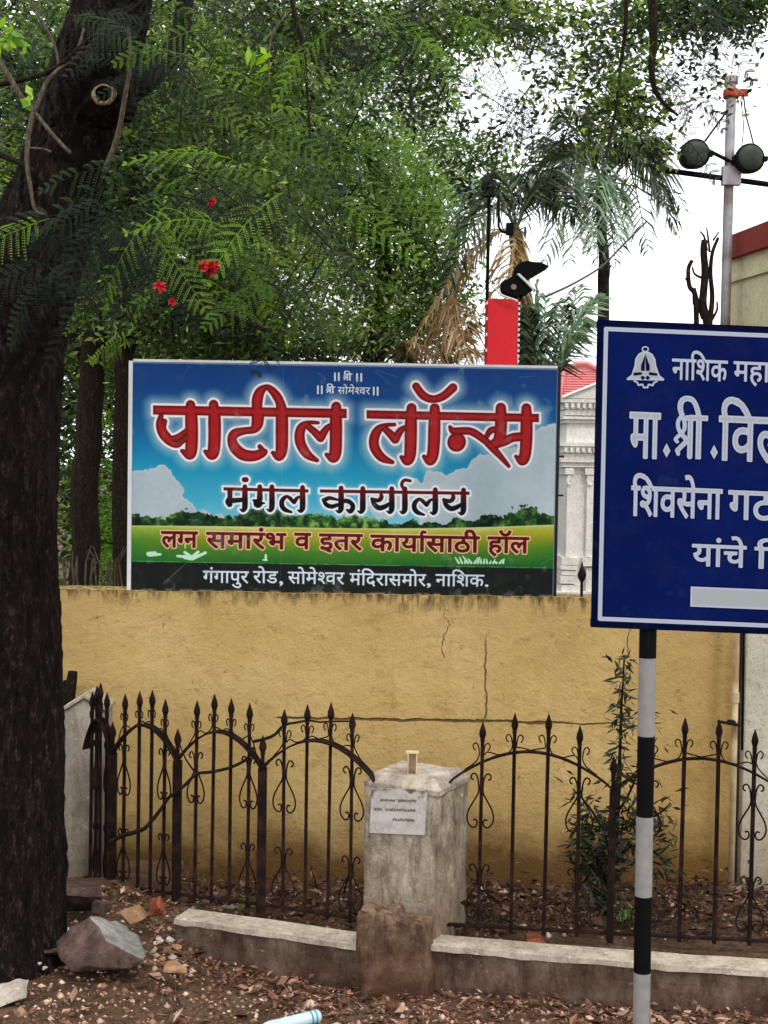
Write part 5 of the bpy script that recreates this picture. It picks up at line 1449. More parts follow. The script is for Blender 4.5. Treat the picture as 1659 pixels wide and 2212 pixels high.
# leaves: those that can be told apart, then the rest of the crown
key = [((640, 600), (735, 715), 5.15), ((300, 385), (60, 400), 5.3), ((300, 345), (75, 372), 5.4), ((290, 350), (520, 345), 5.4), ((300, 440), (540, 330), 5.4), ((480, 400), (300, 440), 5.2), ((500, 300), (720, 380), 5.3),
       ((260, 430), (130, 560), 5.2), ((330, 470), (170, 600), 5.3), ((380, 440), (560, 500), 5.3), ((420, 470), (600, 590), 5.2), ((330, 500), (430, 640), 5.3), ((560, 600), (735, 690), 5.3),
       ((600, 600), (450, 690), 5.3), ((650, 630), (745, 712), 5.2), ((680, 300), (900, 330), 5.3), ((900, 330), (1100, 292), 5.5), ((760, 320), (640, 470), 5.3), ((820, 330), (950, 470), 5.4),
       ((700, 420), (900, 520), 5.4), ((560, 560), (690, 680), 5.3), ((700, 560), (560, 760), 5.5), ((480, 560), (650, 610), 5.4), ((400, 250), (560, 170), 5.4), ((430, 60), (250, 130), 5.3),
       ((640, 40), (800, 140), 5.4), ((720, 60), (560, 150), 5.3), ((150, 30), (300, 60), 5.4), ((340, 150), (200, 90), 5.4), ((840, 60), (1000, 150), 5.5), ((240, 620), (130, 700), 5.5),
       ((330, 560), (420, 680), 5.5), ((200, 520), (60, 640), 5.4), ((1450, -30), (1640, 120), 6.0), ((1520, -40), (1660, 60), 5.9), ((60, 30), (-30, 110), 5.3), ((980, 20), (1120, 130), 5.7)]
rgf = random.Random(11)
for k, (b_, e_, Y) in enumerate(key):
    bb, ee = at(b_[0], b_[1], Y), at(e_[0], e_[1], Y - rgf.uniform(0, .2))
    put_frond(bb, ee, ft, (rgf.uniform(-.3, .3), -1, rgf.uniform(.3, .9)), k)
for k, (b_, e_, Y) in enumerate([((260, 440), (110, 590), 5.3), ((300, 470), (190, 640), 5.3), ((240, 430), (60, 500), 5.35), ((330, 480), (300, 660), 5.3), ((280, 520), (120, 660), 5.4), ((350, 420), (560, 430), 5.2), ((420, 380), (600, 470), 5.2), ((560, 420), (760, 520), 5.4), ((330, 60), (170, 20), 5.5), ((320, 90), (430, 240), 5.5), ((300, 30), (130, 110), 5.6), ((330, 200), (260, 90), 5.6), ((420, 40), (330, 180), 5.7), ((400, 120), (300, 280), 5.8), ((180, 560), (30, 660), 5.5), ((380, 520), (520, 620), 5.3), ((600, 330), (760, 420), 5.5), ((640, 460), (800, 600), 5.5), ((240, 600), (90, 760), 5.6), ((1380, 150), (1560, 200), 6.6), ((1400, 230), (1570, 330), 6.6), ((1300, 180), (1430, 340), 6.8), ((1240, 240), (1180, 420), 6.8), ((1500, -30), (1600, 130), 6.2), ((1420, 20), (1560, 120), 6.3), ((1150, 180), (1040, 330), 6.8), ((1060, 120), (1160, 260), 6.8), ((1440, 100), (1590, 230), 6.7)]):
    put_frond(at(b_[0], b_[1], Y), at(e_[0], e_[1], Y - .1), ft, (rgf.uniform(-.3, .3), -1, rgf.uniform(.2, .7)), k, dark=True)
for k in range(96):
    z_ = k % 4
    if z_ == 0: x, y, Y = rgf.uniform(60, 380), rgf.uniform(400, 600), 5.35
    elif z_ == 1: x, y, Y = rgf.uniform(120, 420), rgf.uniform(-30, 170), 5.7
    elif z_ == 2: x, y, Y = rgf.uniform(1020, 1440), rgf.uniform(-30, 240), rgf.uniform(6.2, 7.4)
    else: x, y, Y = rgf.uniform(560, 1040), rgf.uniform(-20, 460), rgf.uniform(5.6, 7.2)
    a = rgf.uniform(-.9, .9) + (math.pi if rgf.random() < .5 else 0)
    if 170 < x < 290 and 100 < y < 300: continue
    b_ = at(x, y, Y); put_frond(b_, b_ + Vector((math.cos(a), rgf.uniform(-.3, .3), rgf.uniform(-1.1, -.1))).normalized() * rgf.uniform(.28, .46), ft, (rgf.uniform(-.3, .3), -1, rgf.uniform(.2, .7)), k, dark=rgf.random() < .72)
def dens_ok(x, y):
    if x < 130 and y > 620: return False
    if 60 < x < 300 and 60 < y < 440: return False
    if x < 330 and y > 560: return rgf.random() < .4
    lim = 640 - max(0, x - 620) * .35
    if x > 760: lim = 560 - (x - 760) * 0.95
    return y < lim
cnt = 0
while cnt < 120:
    x, y = rgf.uniform(-40, 1250), rgf.uniform(-90, 800)
    if not dens_ok(x, y): continue
    if x > 900 and rgf.random() < .5: continue
    Y = rgf.uniform(5.0, 7.6) if x > 420 else rgf.uniform(6.5, 7.8)
    L = rgf.uniform(.30, .50); a = rgf.uniform(0, 2 * math.pi)
    b_ = at(x, y, Y); e_ = b_ + Vector((math.cos(a), .45 * math.sin(a), rgf.uniform(-.75, .25))).normalized() * L
    put_frond(b_, e_, ft, (rgf.uniform(-.5, .5), -rgf.uniform(.2, 1), rgf.uniform(.2, 1)), cnt); cnt += 1
# flowers
def flower(px, py, Y, r_, k):
    c = at(px, py, Y); rg = random.Random(k); V = []; F = []
    for i in range(16):
        d_ = Vector((rg.uniform(-1, 1), rg.uniform(-1, .4), rg.uniform(-1, 1))).normalized(); s_ = d_.orthogonal().normalized(); n_ = len(V)
        V += [c, c + d_ * r_ * .6 + s_ * r_ * .38, c + d_ * r_ * 1.05 + Vector((0, 0, -.2 * r_)), c + d_ * r_ * .6 - s_ * r_ * .38]; F.append((n_, n_ + 1, n_ + 2, n_ + 3))
    mesh_obj('flower', V, F, M['flower'], ft)
for k, (x, y, r_) in enumerate(((452, 578, .036), (466, 572, .022), (345, 617, .028), (372, 652, .018), (457, 435, .020), (440, 572, .022))): flower(x, y, 5.1, r_, k)
# broad bright leaves at the upper left
rng = np.random.default_rng(5)
Pb = np.concatenate([np.array(at(x, y, 5.4)) + rng.normal(size=(n_, 3)) * s_ for x, y, n_, s_ in ((30, 75, 14, .03), (62, 200, 8, .02), (15, 60, 8, .04), (560, 105, 8, .03))])
V, F = leaf_quads(Pb, rng.uniform(.05, .09, len(Pb)), rng.uniform(.025, .04, len(Pb)), rng, droop=.8)
np_obj('young_leaves', V, F, M['leaf_bright'], ft, rng.uniform(.3, 1, len(Pb)))
# overhanging small leaved sprays at the upper middle and right
foliage('crown', [(1100, 30, 170, 50, 7.0, 1500), (1260, 100, 110, 100, 7.0, 620), (1380, 40, 120, 60, 7.0, 800), (1190, 270, 100, 90, 7.2, 260), (1330, 180, 80, 80, 7.1, 200), (1560, 190, 60, 40, 7, 90), (1480, 120, 60, 60, 7, 140), (1330, 250, 60, 90, 6.8, 700), (900, 200, 50, 60, 7.2, 500),
                  (1500, 20, 140, 40, 7.0, 1800), (1600, 10, 90, 30, 7.0, 900), (1410, 330, 40, 60, 6.8, 110), (1400, 150, 50, 90, 6.8, 330), (1010, 330, 70, 70, 7.2, 500), (820, 60, 240, 90, 7.5, 3600), (620, 30, 200, 60, 7.5, 1500)],
        ft, M['leaf_bg'], 21, L=(.035, .062), Wr=.42, sub=.085, per=30, droop=.5)
P0_ = at(14, 2060, 6.25); settle(ft, (P0_.x, P0_.y, .15))
tag(ft, 'big dark tree with feathery leaves, scarlet flowers and a knot hole high up', 'tree')

# --- trees behind the wall
def tree(name, label, trunks, blobs, mat, seed, cat='tree', group=None, **kw):
    r = empty(name)
    for pts, r0, r1 in trunks:
        limb('trunk' if pts is trunks[0][0] else 'branch', pts, r0, r1, M['bark_thin'], r, wob=.03, n=10, seed=seed)
    foliage('crown', blobs, r, mat, seed, **kw)
    b_ = at(trunks[0][0][0][0], 1900, trunks[0][0][0][2]); settle(r, (b_.x, b_.y, 0)); tag(r, label, cat, group)
GB = 'trees behind the yellow wall'
tree('broadleaf_tree', 'leafy green tree with dark straight trunk just left of the hoarding', [([(262, 1990, 9.4), (262, 1300, 9.4), (264, 900, 9.4), (268, 650, 9.4), (300, 400, 9.5)], .066, .05), ([(266, 800, 9.4), (330, 600, 9.4), (420, 420, 9.4)], .04, .02)],
     [(330, 470, 300, 260, 9.8, 13000), (520, 250, 260, 240, 10.2, 10000), (250, 150, 260, 160, 10, 5500), (420, 680, 220, 90, 10, 4200), (560, 690, 120, 70, 10.5, 1500)], M['leaf_bg'], 31, group=GB, droop=.5)
tree('broadleaf_tree', 'dark shaded tree with thick trunk close beside the foreground trunk', [([(184, 2000, 9.6), (182, 1270, 9.6), (190, 900, 9.6), (215, 640, 9.7)], .125, .08), ([(195, 800, 10.2), (130, 660, 10.2), (60, 500, 10.2)], .05, .03)],
     [(60, 560, 110, 220, 10.6, 3000), (190, 740, 120, 100, 10.6, 1500), (60, 160, 160, 200, 10.6, 3600)], M['leaf_bg'], 32, group=GB, droop=.5)
tree('broadleaf_tree', 'tall fine leaved tree rising in the middle above the hoarding', [([(800, 2000, 12.0), (805, 900, 12.0), (830, 560, 12), (800, 300, 12)], .13, .05), ([(815, 700, 12), (900, 500, 12), (980, 380, 12)], .05, .02), ([(810, 650, 12), (700, 480, 12), (640, 300, 12)], .05, .02)],
     [(830, 560, 170, 190, 12, 9500), (900, 420, 130, 130, 12, 4200), (760, 240, 210, 170, 12.5, 8000), (700, 470, 120, 150, 12.5, 3600), (930, 650, 80, 90, 12, 2400), (1060, 330, 50, 70, 12.5, 500), (640, 120, 200, 120, 12.5, 4200), (930, 50, 200, 60, 12.5, 2600)], M['leaf_mid'], 33, group=GB, droop=.6, sub=.14)
tree('broadleaf_tree', 'pale leaved tree seen through the gap between foreground trunk and hoarding', [([(560, 2000, 13.5), (560, 1000, 13.5), (540, 700, 13.5)], .10, .05)],
     [(230, 980, 110, 240, 12.5, 2600), (225, 760, 120, 90, 12.5, 1800), (520, 740, 260, 70, 13, 4800), (560, 500, 110, 100, 13.5, 1800), (760, 740, 150, 50, 13, 1800), (210, 1180, 90, 90, 12, 1000)], M['leaf_bg'], 34, group=GB, droop=.5, L=(.06, .11))
rngd = np.random.default_rng(77)
# wood added far back, keeps the sky from shining through the nearer trees
def added_far_wood():
    V, F = [], []
    Pd = crown_points([(100, 400, 260, 420, 19, 8000), (380, 330, 300, 380, 19, 9000), (300, 950, 240, 330, 19, 4500), (-350, 600, 420, 620, 19, 11000), (-350, 1100, 400, 250, 18, 4000), (-1000, 700, 420, 600, 20, 7000), (620, 1150, 420, 160, 19, 3000), (2300, 900, 500, 500, 22, 6000)], rngd, .35, 30)
    Pd = Pd[Pd[:, 2] > .3]
    l = rngd.uniform(.14, .26, len(Pd)); V, F = leaf_quads(Pd, l, l * .45, rngd, droop=.4)
    o = np_obj('added_far_wood', V, F, M['leaf_bg'], None, np.clip(rngd.normal(.3, .2, len(Pd)), 0, 1)); tag(o, 'dense dark green wood added far behind the wall against sky gaps', 'wood', kind='stuff')
added_far_wood()

# hedge and dry stalks just behind the wall at the left
h = empty('hedge'); foliage('leaves', [(215, 930, 30, 90, 10.9, 500), (226, 1110, 34, 110, 10.9, 900), (232, 1225, 30, 50, 10.9, 300)], h, M['leaf_bright'], 41, L=(.03, .06), sub=.08, per=20)
m = MB()
for k in range(16):
    x = 135 + k * 9.5; rr = random.Random(k); m.tube([at(x, 1300, 8.3), at(x + rr.uniform(-14, 14), 1250 - rr.uniform(0, 50), 8.3), at(x + rr.uniform(-26, 26), 1215 - rr.uniform(0, 40), 8.3)], [.008, .006, .003], 4)
m.build('dry_stalks', M['pale_twig'], h); c_ = at(200, 1280, 8.6); settle(h, (c_.x, c_.y, 1.2)); tag(h, 'bright green shrub with dry stalks peeping over the yellow wall left of the hoarding', 'shrub')

# --- palms
def palm_frond(parent, base, tip, rise, Lf, n=24, mat='palm_leaf', seed=0, hang=.5, wl=.03):
    """A pinnate leaf from base to tip, arched by `rise`, with leaflets Lf long that hang by `hang`."""
    rg = np.random.default_rng(seed); base, tip = np.array(base), np.array(tip); ax = tip - base
    side0 = np.cross(ax, [0, 0, 1.0]); side0 = side0 / (np.linalg.norm(side0) + 1e-9)
    def rp(t): return base + ax * t + np.array([0, 0, rise * math.sin(math.pi * t ** .8)])
    V = []; F = []; T = []
    def quad(a, b, c, d, tn): k = len(V); V.extend([a, b, c, d]); F.append((k, k + 1, k + 2, k + 3)); T.append(tn)
    for i in range(10):
        a, b = rp(i / 10), rp((i + 1) / 10); w = .016 * (1 - i / 12)
        up = np.array([0, 0, w]); sd = side0 * w
        quad(a - sd, b - sd, b + sd, a + sd, .7); quad(a - up, b - up, b + up, a + up, .6)
    for i in range(n):
        t = .12 + .88 * i / (n - 1); o = rp(t); tg = rp(min(1, t + .02)) - rp(t - .02); tg = tg / np.linalg.norm(tg)
        ll = Lf * (math.sin(math.pi * (.25 + .68 * t))) * rg.uniform(.85, 1.1)
        for sg in (-1, 1):
            s_ = side0 * sg + rg.normal(size=3) * .18; d1_ = tg * .75 + s_ * .8 + np.array([0, 0, .1]); d1_ /= np.linalg.norm(d1_)
            d2_ = d1_ + np.array([0, 0, -hang * 2.0]); d2_ /= np.linalg.norm(d2_)
            wv = np.cross(d1_, [0, 0, 1.0]) + rg.normal(size=3) * .5; wv = wv / np.linalg.norm(wv) * wl * .5
            a = o; b = o + d1_ * ll * .45; c = b + d2_ * ll * .55; tn = float(np.clip(rg.normal(.45, .22), 0, 1))
            quad(a - wv * .5, b - wv, b + wv, a + wv * .5, tn); quad(b - wv, c - wv * .1, c + wv * .1, b + wv, tn)
    return np_obj('frond', np.array(V), np.array(F), M[mat], parent, np.array(T))
def palm(name, label, crown, Y, trunk, fronds, tr=(.12, .09), group='palms behind the wall', bark='palm_bark'):
    r = empty(name)
    if trunk: limb('trunk', [(x, y, Y) for x, y in trunk], tr[0], tr[1], M[bark], r, wob=.02, n=12)
    for k, f_ in enumerate(fronds):
        tx, ty, dY, rise, Lf, mat = f_[:6]; bx, by = f_[6:8] if len(f_) > 6 else crown
        palm_frond(r, at(bx, by, Y), at(tx, ty, Y + dY), rise, Lf, n=34, mat=mat, seed=k * 7 + int(bx), hang=.55 if mat != 'palm_pale' else .4, wl=.020 if mat == 'palm_dry' else .030)
    b_ = at(crown[0], 1900, Y); settle(r, (b_.x, b_.y, 0)); tag(r, label, 'palm', group)
palm('tall_palm', 'tall slim palm with dark trunk and drooping crown right of the floodlight', (1300, 395), 13.0, [(1303, 1990), (1303, 690), (1305, 600), (1302, 545), (1300, 395)],
     [(1130, 500, -.6, .45, .62, 'palm_leaf'), (1180, 560, .5, .5, .6, 'palm_pale'), (1460, 500, -.5, .5, .6, 'palm_leaf'), (1470, 450, .4, .4, .55, 'palm_leaf'), (1110, 400, .2, .3, .6, 'palm_leaf'), (1400, 540, .8, .6, .6, 'palm_leaf'),
      (1230, 560, -.8, .35, .55, 'palm_pale'), (1370, 250, .5, .1, .55, 'palm_leaf'), (1220, 240, -.3, .1, .55, 'palm_leaf'), (1440, 320, .3, .15, .5, 'palm_leaf'), (1290, 570, -.5, .2, .42, 'palm_leaf'), (1330, 575, -.4, .2, .42, 'palm_leaf'), (1340, 520, -.8, .2, .45, 'palm_pale'), (1270, 540, -.7, .2, .45, 'palm_pale'), (1440, 450, -.6, .5, .5, 'palm_leaf'), (1170, 450, -.7, .4, .5, 'palm_leaf'), (1420, 300, -.3, .1, .5, 'palm_leaf'), (1150, 320, .5, .2, .5, 'palm_leaf'), (1310, 220, .2, .05, .5, 'palm_leaf')], (.062, .05))
palm('dry_palm', 'palm with brown dead fronds hanging beside the red post', (1115, 500), 11.0, [(1150, 1990), (1140, 800), (1125, 600), (1115, 500)],
     [(880, 760, -.3, .24, .26, 'palm_dry'), (935, 730, .3, .24, .26, 'palm_dry'), (1010, 780, -.2, .10, .40, 'palm_dry', 975, 640), (950, 790, -.1, .10, .36, 'palm_dry', 975, 640), (1080, 760, -.2, .1, .40, 'palm_dry'), (1100, 640, -.3, .05, .3, 'palm_dry'),
      (960, 560, .3, .4, .50, 'palm_pale'), (1000, 420, .4, .2, .5, 'palm_pale'), (1090, 380, .2, .1, .45, 'palm_leaf'), (1240, 470, .4, .3, .50, 'palm_leaf'), (960, 620, -.5, .35, .5, 'palm_leaf'), (1200, 400, .2, .2, .45, 'palm_leaf')], (.09, .06), bark='tan_bark')
palm('fan_clump_palm', 'low clump of grey green palm fronds between the red post and the blue board', (1190, 860), 10.5, None,
     [(1160, 610, .0, .02, .36, 'palm_pale', 1160, 850), (1178, 640, .2, .02, .34, 'palm_pale', 1172, 860), (1140, 660, -.2, .05, .30, 'palm_leaf', 1165, 850), (1290, 640, .1, .15, .42, 'palm_pale', 1195, 840), (1275, 700, -.1, .10, .40, 'palm_pale', 1190, 850),
      (1250, 620, .4, .05, .42, 'palm_pale', 1190, 850), (1220, 650, .3, .0, .4, 'palm_leaf', 1185, 850), (1120, 730, .3, .1, .35, 'palm_leaf', 1150, 860), (1080, 800, .3, .1, .35, 'palm_leaf', 1150, 860)])
palm('low_palm', 'low palm whose pale green fronds arch behind the top edge of the hoarding', (930, 860), 11.5, None,
     [(820, 720, .0, .1, .4, 'palm_leaf'), (1030, 700, .1, .15, .4, 'palm_leaf'), (960, 660, .4, .05, .36, 'palm_pale'), (1060, 770, .2, .2, .4, 'palm_dry'), (740, 760, .3, .25, .42, 'palm_leaf'), (880, 740, -.2, .1, .4, 'palm_dry'), (1000, 720, -.2, .1, .4, 'palm_dry')])

# pruned bare tree
r = empty('pruned_tree'); PY = 8.9
def tw(pts, r0, r1): limb('branch', [(x, y, PY) for x, y in pts], r0 * .72, r1 * .72, M['bark_thin'], r, wob=.02, n=8, seed=pts[0][0] * .1)
limb('trunk', [(1520, 1990, PY), (1522, 900, PY), (1524, 720, PY), (1516, 640, PY), (1524, 560, PY), (1526, 520, PY)], .034, .022, M['bark_thin'], r, wob=.03, n=9)
tw([(1508, 760), (1505, 690), (1502, 640), (1490, 620), (1488, 580), (1496, 560)], .028, .018); tw([(1516, 690), (1505, 655), (1498, 625)], .02, .018)
tw([(1530, 760), (1532, 700), (1536, 640), (1533, 590), (1536, 545), (1548, 512)], .030, .014); tw([(1526, 540), (1518, 510), (1508, 498)], .014, .007); tw([(1530, 545), (1526, 505), (1524, 488)], .012, .006)
tw([(1536, 690), (1546, 668), (1546, 650)], .014, .008); tw([(1490, 612), (1482, 600)], .012, .008); tw([(1536, 520), (1550, 500)], .010, .006); tw([(1524, 600), (1505, 590), (1500, 575)], .014, .008); tw([(1502, 660), (1500, 640)], .02, .012)
b_ = at(1520, 1900, PY); settle(r, (b_.x, b_.y, 0)); tag(r, 'bare pruned tree with knobbly cut stems rising above the blue name board', 'tree')

# --- weeds and small plants along the foot of the wall
def weed(name, label, stems, leaf_regions, mat, seed, L=(.05, .10), Wr=.2, n_per=1.0, group=None, cat='plant', stem_mat='bark_thin'):
    r = empty(name); rg = np.random.default_rng(seed); Ps = []
    for k, (pts, r0, r1, nl, spread) in enumerate(stems):
        limb('stem', pts, r0, r1, M[stem_mat], r, wob=.008, n=7, seed=seed + k)
        C = [np.array(at(x, y, Y)) for x, y, Y in catmull(pts, 6)]
        for i in range(nl):
            t = rg.uniform(0.05, 1) * (len(C) - 1); a = int(t); p = C[a] + (C[min(a + 1, len(C) - 1)] - C[a]) * (t - a)
            Ps.append(p + rg.normal(size=3) * spread)
    for px, py, rx, ry, Y, n_ in leaf_regions:
        for i in range(n_):
            th = rg.uniform(0, 6.28); q = math.sqrt(rg.random()); p = np.array(at(px + rx * q * math.cos(th), py + ry * q * math.sin(th), Y)); p[1] += rg.normal() * .08; Ps.append(p)
    P_ = np.array(Ps); l = rg.uniform(L[0], L[1], len(P_)); V, F = leaf_quads(P_, l, l * Wr, rg, droop=.55, horiz=.6)
    np_obj('leaves', V, F, M[mat], r, np.clip(rg.normal(.4, .25, len(P_)), 0, 1))
    x, y, Y = stems[0][0][0]; b_ = at(x, y, Y); settle(r, (b_.x, b_.y, max(0, b_.z))); tag(r, label, cat, group)
WY = 6.95
weed('tall_weed', 'tall dark weed with narrow leaves growing up the wall behind the railing post', 
     [([(1308, 2050, WY), (1316, 1950, WY), (1322, 1850, WY), (1330, 1760, WY), (1338, 1650, WY)], .034, .014, 60, .05),
      ([(1338, 1650, WY), (1342, 1550, WY), (1346, 1480, WY), (1347, 1416, WY)], .010, .004, 130, .026),
      ([(1322, 1850, WY), (1300, 1790, WY), (1270, 1740, WY), (1235, 1705, WY)], .010, .004, 70, .05), ([(1325, 1800, WY), (1370, 1780, WY), (1420, 1760, WY), (1448, 1735, WY)], .010, .004, 60, .05),
      ([(1312, 1900, WY), (1280, 1850, WY), (1252, 1840, WY)], .012, .005, 40, .05), ([(1322, 1880, WY), (1360, 1830, WY), (1410, 1840, WY), (1450, 1880, WY)], .012, .005, 50, .05), ([(1330, 1760, WY), (1366, 1700, WY), (1400, 1590, WY), (1414, 1545, WY)], .008, .003, 60, .05)],
     [(1285, 1820, 52, 80, WY, 420), (1350, 1790, 45, 70, WY, 150), (1425, 1830, 34, 80, WY, 110), (1295, 1890, 44, 60, WY, 220), (1340, 1620, 16, 110, WY, 60)], 'leaf_dark', 61, cat='weed')
weed('grass_tuft', 'small bright green tuft at the foot of the tall weed', [([(1352, 2030, 6.75), (1350, 1990, 6.75), (1346, 1950, 6.75)], .005, .003, 20, .02)], [(1352, 1985, 16, 34, 6.75, 34)], 'leaf_mid', 62, L=(.04, .09), Wr=.18, cat='weed')
weed('flowering_weed', 'low weed with tiny whitish flower heads near the drain pipe', [([(1440, 2010, 6.9), (1440, 1970, 6.9), (1436, 1945, 6.9)], .004, .002, 10, .02), ([(1450, 2010, 6.9), (1462, 1965, 6.9), (1466, 1948, 6.9)], .004, .002, 10, .02)], [(1450, 1955, 26, 14, 6.9, 40)], 'litter', 63, L=(.015, .03), Wr=.8, cat='weed')
weed('seedling', 'small pale seedling by the railing foot left of the tall weed', [([(1280, 2040, 6.7), (1278, 2020, 6.7), (1270, 2005, 6.7)], .004, .002, 10, .02)], [(1275, 2010, 14, 12, 6.7, 16)], 'palm_pale', 64, L=(.02, .04), Wr=.5, cat='seedling')
weed('seedling', 'green sprout on the kerb side end of the curving railing', [([(530, 1975, 6.95), (532, 1950, 6.95)], .004, .002, 10, .02)], [(532, 1955, 14, 16, 6.95, 40)], 'leaf_bright', 65, L=(.02, .045), Wr=.5, cat='seedling')
# dry stem climbing through the railing
r = empty('dry_climber')
for pts, r0, r1 in (([(236, 1822, 6.9), (262, 1806, 6.88), (300, 1795, 6.85), (318, 1785, 6.84), (345, 1752, 6.84), (362, 1725, 6.84)], .014, .009), ([(362, 1725, 6.84), (395, 1700, 6.80), (425, 1672, 6.78), (460, 1666, 6.76), (500, 1658, 6.74), (535, 1640, 6.72), (548, 1615, 6.70)], .009, .008),
                    ([(548, 1602, 6.70), (590, 1588, 6.68), (612, 1568, 6.68), (650, 1559, 7.1), (700, 1558, 7.6), (760, 1557, 7.78)], .009, .005), ([(425, 1672, 6.78), (400, 1640, 6.8), (385, 1600, 6.8)], .006, .003)):
    limb('stem', pts, r0, r1, M['bark_thin'], r, wob=.008, n=7, seed=3)
c_ = at(236, 1822, 6.9); settle(r, c_); tag(r, 'dry brown climbing stem zigzagging through the curved railing to the crack in the wall', 'climber')
r = empty('thorny_stump')
for pts, r0, r1 in (([(142, 1600, 7.7), (146, 1530, 7.7), (150, 1480, 7.7), (152, 1442, 7.7)], .05, .028), ([(134, 1560, 7.7), (136, 1500, 7.7), (136, 1462, 7.7)], .022, .012), ([(152, 1500, 7.7), (162, 1480, 7.7)], .02, .012)):
    limb('stem', pts, r0, r1, M['bark_thin'], r, wob=.03, n=8, seed=5)
c_ = at(145, 1900, 7.7); settle(r, (c_.x, c_.y, .2)); tag(r, 'short dark knobbly stump sticking up behind the gabled pillar', 'stump')

# ------------------------------------------------------------------ stones, rubble, litter
def hull(name, pts, mats, label, cat, rough=.01, seed=0, pick=None, cuts=4, scale=9):
    bm = bmesh.new()
    for p in pts: bm.verts.new(p)
    res = bmesh.ops.convex_hull(bm, input=bm.verts[:]); 
    bmesh.ops.delete(bm, geom=[g for g in res['geom_interior'] if isinstance(g, bmesh.types.BMVert)], context='VERTS')
    bmesh.ops.recalc_face_normals(bm, faces=bm.faces[:])
    me = bpy.data.meshes.new(name); 
    for f_ in bm.faces: f_.material_index = pick(f_) if pick else 0
    bm.to_mesh(me); bm.free()
    for q in mats: me.materials.append(q)
    o = bpy.data.objects.new(name, me); COL.objects.link(o)
    roughen(o, cuts, rough, scale, seed, smooth=cuts > 8)
    c = sum((v.co for v in me.vertices), Vector()) / len(me.vertices); zmin = min(v.co.z for v in me.vertices); c.z = zmin
    for v in me.vertices: v.co -= c
    o.location = c
    tag(o, label, cat); return o
def r5(X, Y, d): return at(X / 2.7923, 1782.2 + Y / 2.7923, d)
RK = 5.98
pts = [r5(540, 560, RK + .12), r5(700, 575, RK + .30), r5(835, 665, RK + .25), r5(884, 770, RK + .1), r5(865, 812, RK), r5(775, 862, RK - .03), r5(640, 700, RK - .02), r5(600, 620, RK + .05), r5(440, 882, RK - .06), r5(520, 850, RK - .08), r5(350, 790, RK), r5(338, 700, RK + .06), r5(432, 615, RK + .12),
       r5(500, 900, RK + .3), r5(800, 860, RK + .35), r5(560, 600, RK + .35)]
def pk(f_):
    c = f_.calc_center_median(); n_ = f_.normal
    return 1 if n_.x > .34 and n_.y < .6 else 0
hull('boulder', pts, (M['rock'], M['rock_grey']), 'large split boulder with brown front and speckled grey face by the tree', 'boulder', .012, 1, pk, 11, 10)
def blob_rock(px, py, w, h_, Y, mat, name, label, cat='stone', seed=0, flat=.8, group=None):
    c = at(px, py, Y); rg = random.Random(seed); sx, sz = w / FOC * Y / 2, h_ / FOC * Y / 2; pts = []
    for i in range(14):
        d_ = Vector((rg.uniform(-1, 1), rg.uniform(-1, 1), rg.uniform(-1, 1))).normalized(); pts.append(c + Vector((d_.x * sx * rg.uniform(.8, 1.15), d_.y * sx * flat, d_.z * sz * rg.uniform(.8, 1.15))))
    o = hull(name, pts, (M[mat],), label, cat, .006 + .02 * sx, seed, None, 3, 12)
    if group: o['group'] = group
    return o
blob_rock(176, 1948, 110, 110, 6.55, 'rock', 'stone', 'brown stone wedged between the trunk and the gabled pillar', seed=3)
blob_rock(222, 1962, 60, 40, 6.45, 'rock', 'stone', 'dark brown stone right behind the split boulder', seed=4)
blob_rock(208, 1985, 34, 14, 6.2, 'rock_grey', 'stone', 'thin pale grey chip resting on the back of the boulder', seed=24)
blob_rock(282, 1975, 84, 44, 6.45, 'rock_tan', 'stone', 'flat tan stone between the boulder and the red brick lump', seed=5)
blob_rock(335, 1960, 46, 56, 6.45, 'rock_red', 'brick_lump', 'red brick lump at the foot of the curved railing', 'brick', 6)
blob_rock(378, 2093, 66, 34, 6.02, 'rock_tan', 'stone', 'flat triangular tan stone in front of the left kerb wall', seed=7)
blob_rock(22, 2150, 170, 60, 5.75, 'rock_white', 'slab', 'pale broken slab lying at the foot of the tree trunk', 'slab', 8)
blob_rock(100, 2050, 90, 40, 6.1, 'rock', 'stone', 'reddish brown stone between the trunk roots and the boulder', seed=9)
blob_rock(1098, 2003, 72, 26, 6.75, 'rock_white', 'slab', 'white broken slab piece inside the bed behind the railing', 'slab', 10)
blob_rock(1165, 2030, 90, 18, 6.45, 'rock_red', 'brick_piece', 'half buried brick on the kerb just inside the right railing', 'brick', 11)
blob_rock(1085, 2038, 60, 12, 6.42, 'rock_white', 'chip', 'pale chip of rubble beside the half buried brick', 'rubble', 12)
blob_rock(1625, 1970, 90, 50, 7.1, 'rock_tan', 'stone', 'tan stone leaning at the foot of the cream pier', seed=13)
blob_rock(500, 1965, 60, 26, 7.0, 'rock_white', 'rubble', 'pale rubble heap inside the curved railing', 'rubble', 14)
blob_rock(450, 1978, 50, 20, 6.9, 'rock_white', 'rubble', 'smaller rubble piece against the railing near the brick lump', 'rubble', 15)
for k, (x, y) in enumerate(((345, 2030), (360, 2050), (330, 2052), (350, 2072), (366, 2030), (322, 2078), (372, 2068), (385, 2045))):
    blob_rock(x, y, 22, 14, 6.15, 'rock_tan' if k % 2 else 'rock_white', 'pebble', 'small ' + ('white', 'tan')[k % 2] + ' stone ' + ('just under the brick lump', 'in the middle of the rubble between boulder and kerb', 'touching the right flank of the boulder', 'in the rubble towards the kerb, below the middle', 'nearest the broken end of the kerb', 'at the lower right corner of the boulder', 'just above the flat triangular stone', 'beside the broken kerb end, lower one')[k], seed=40 + k, group='small stones beside the boulder')

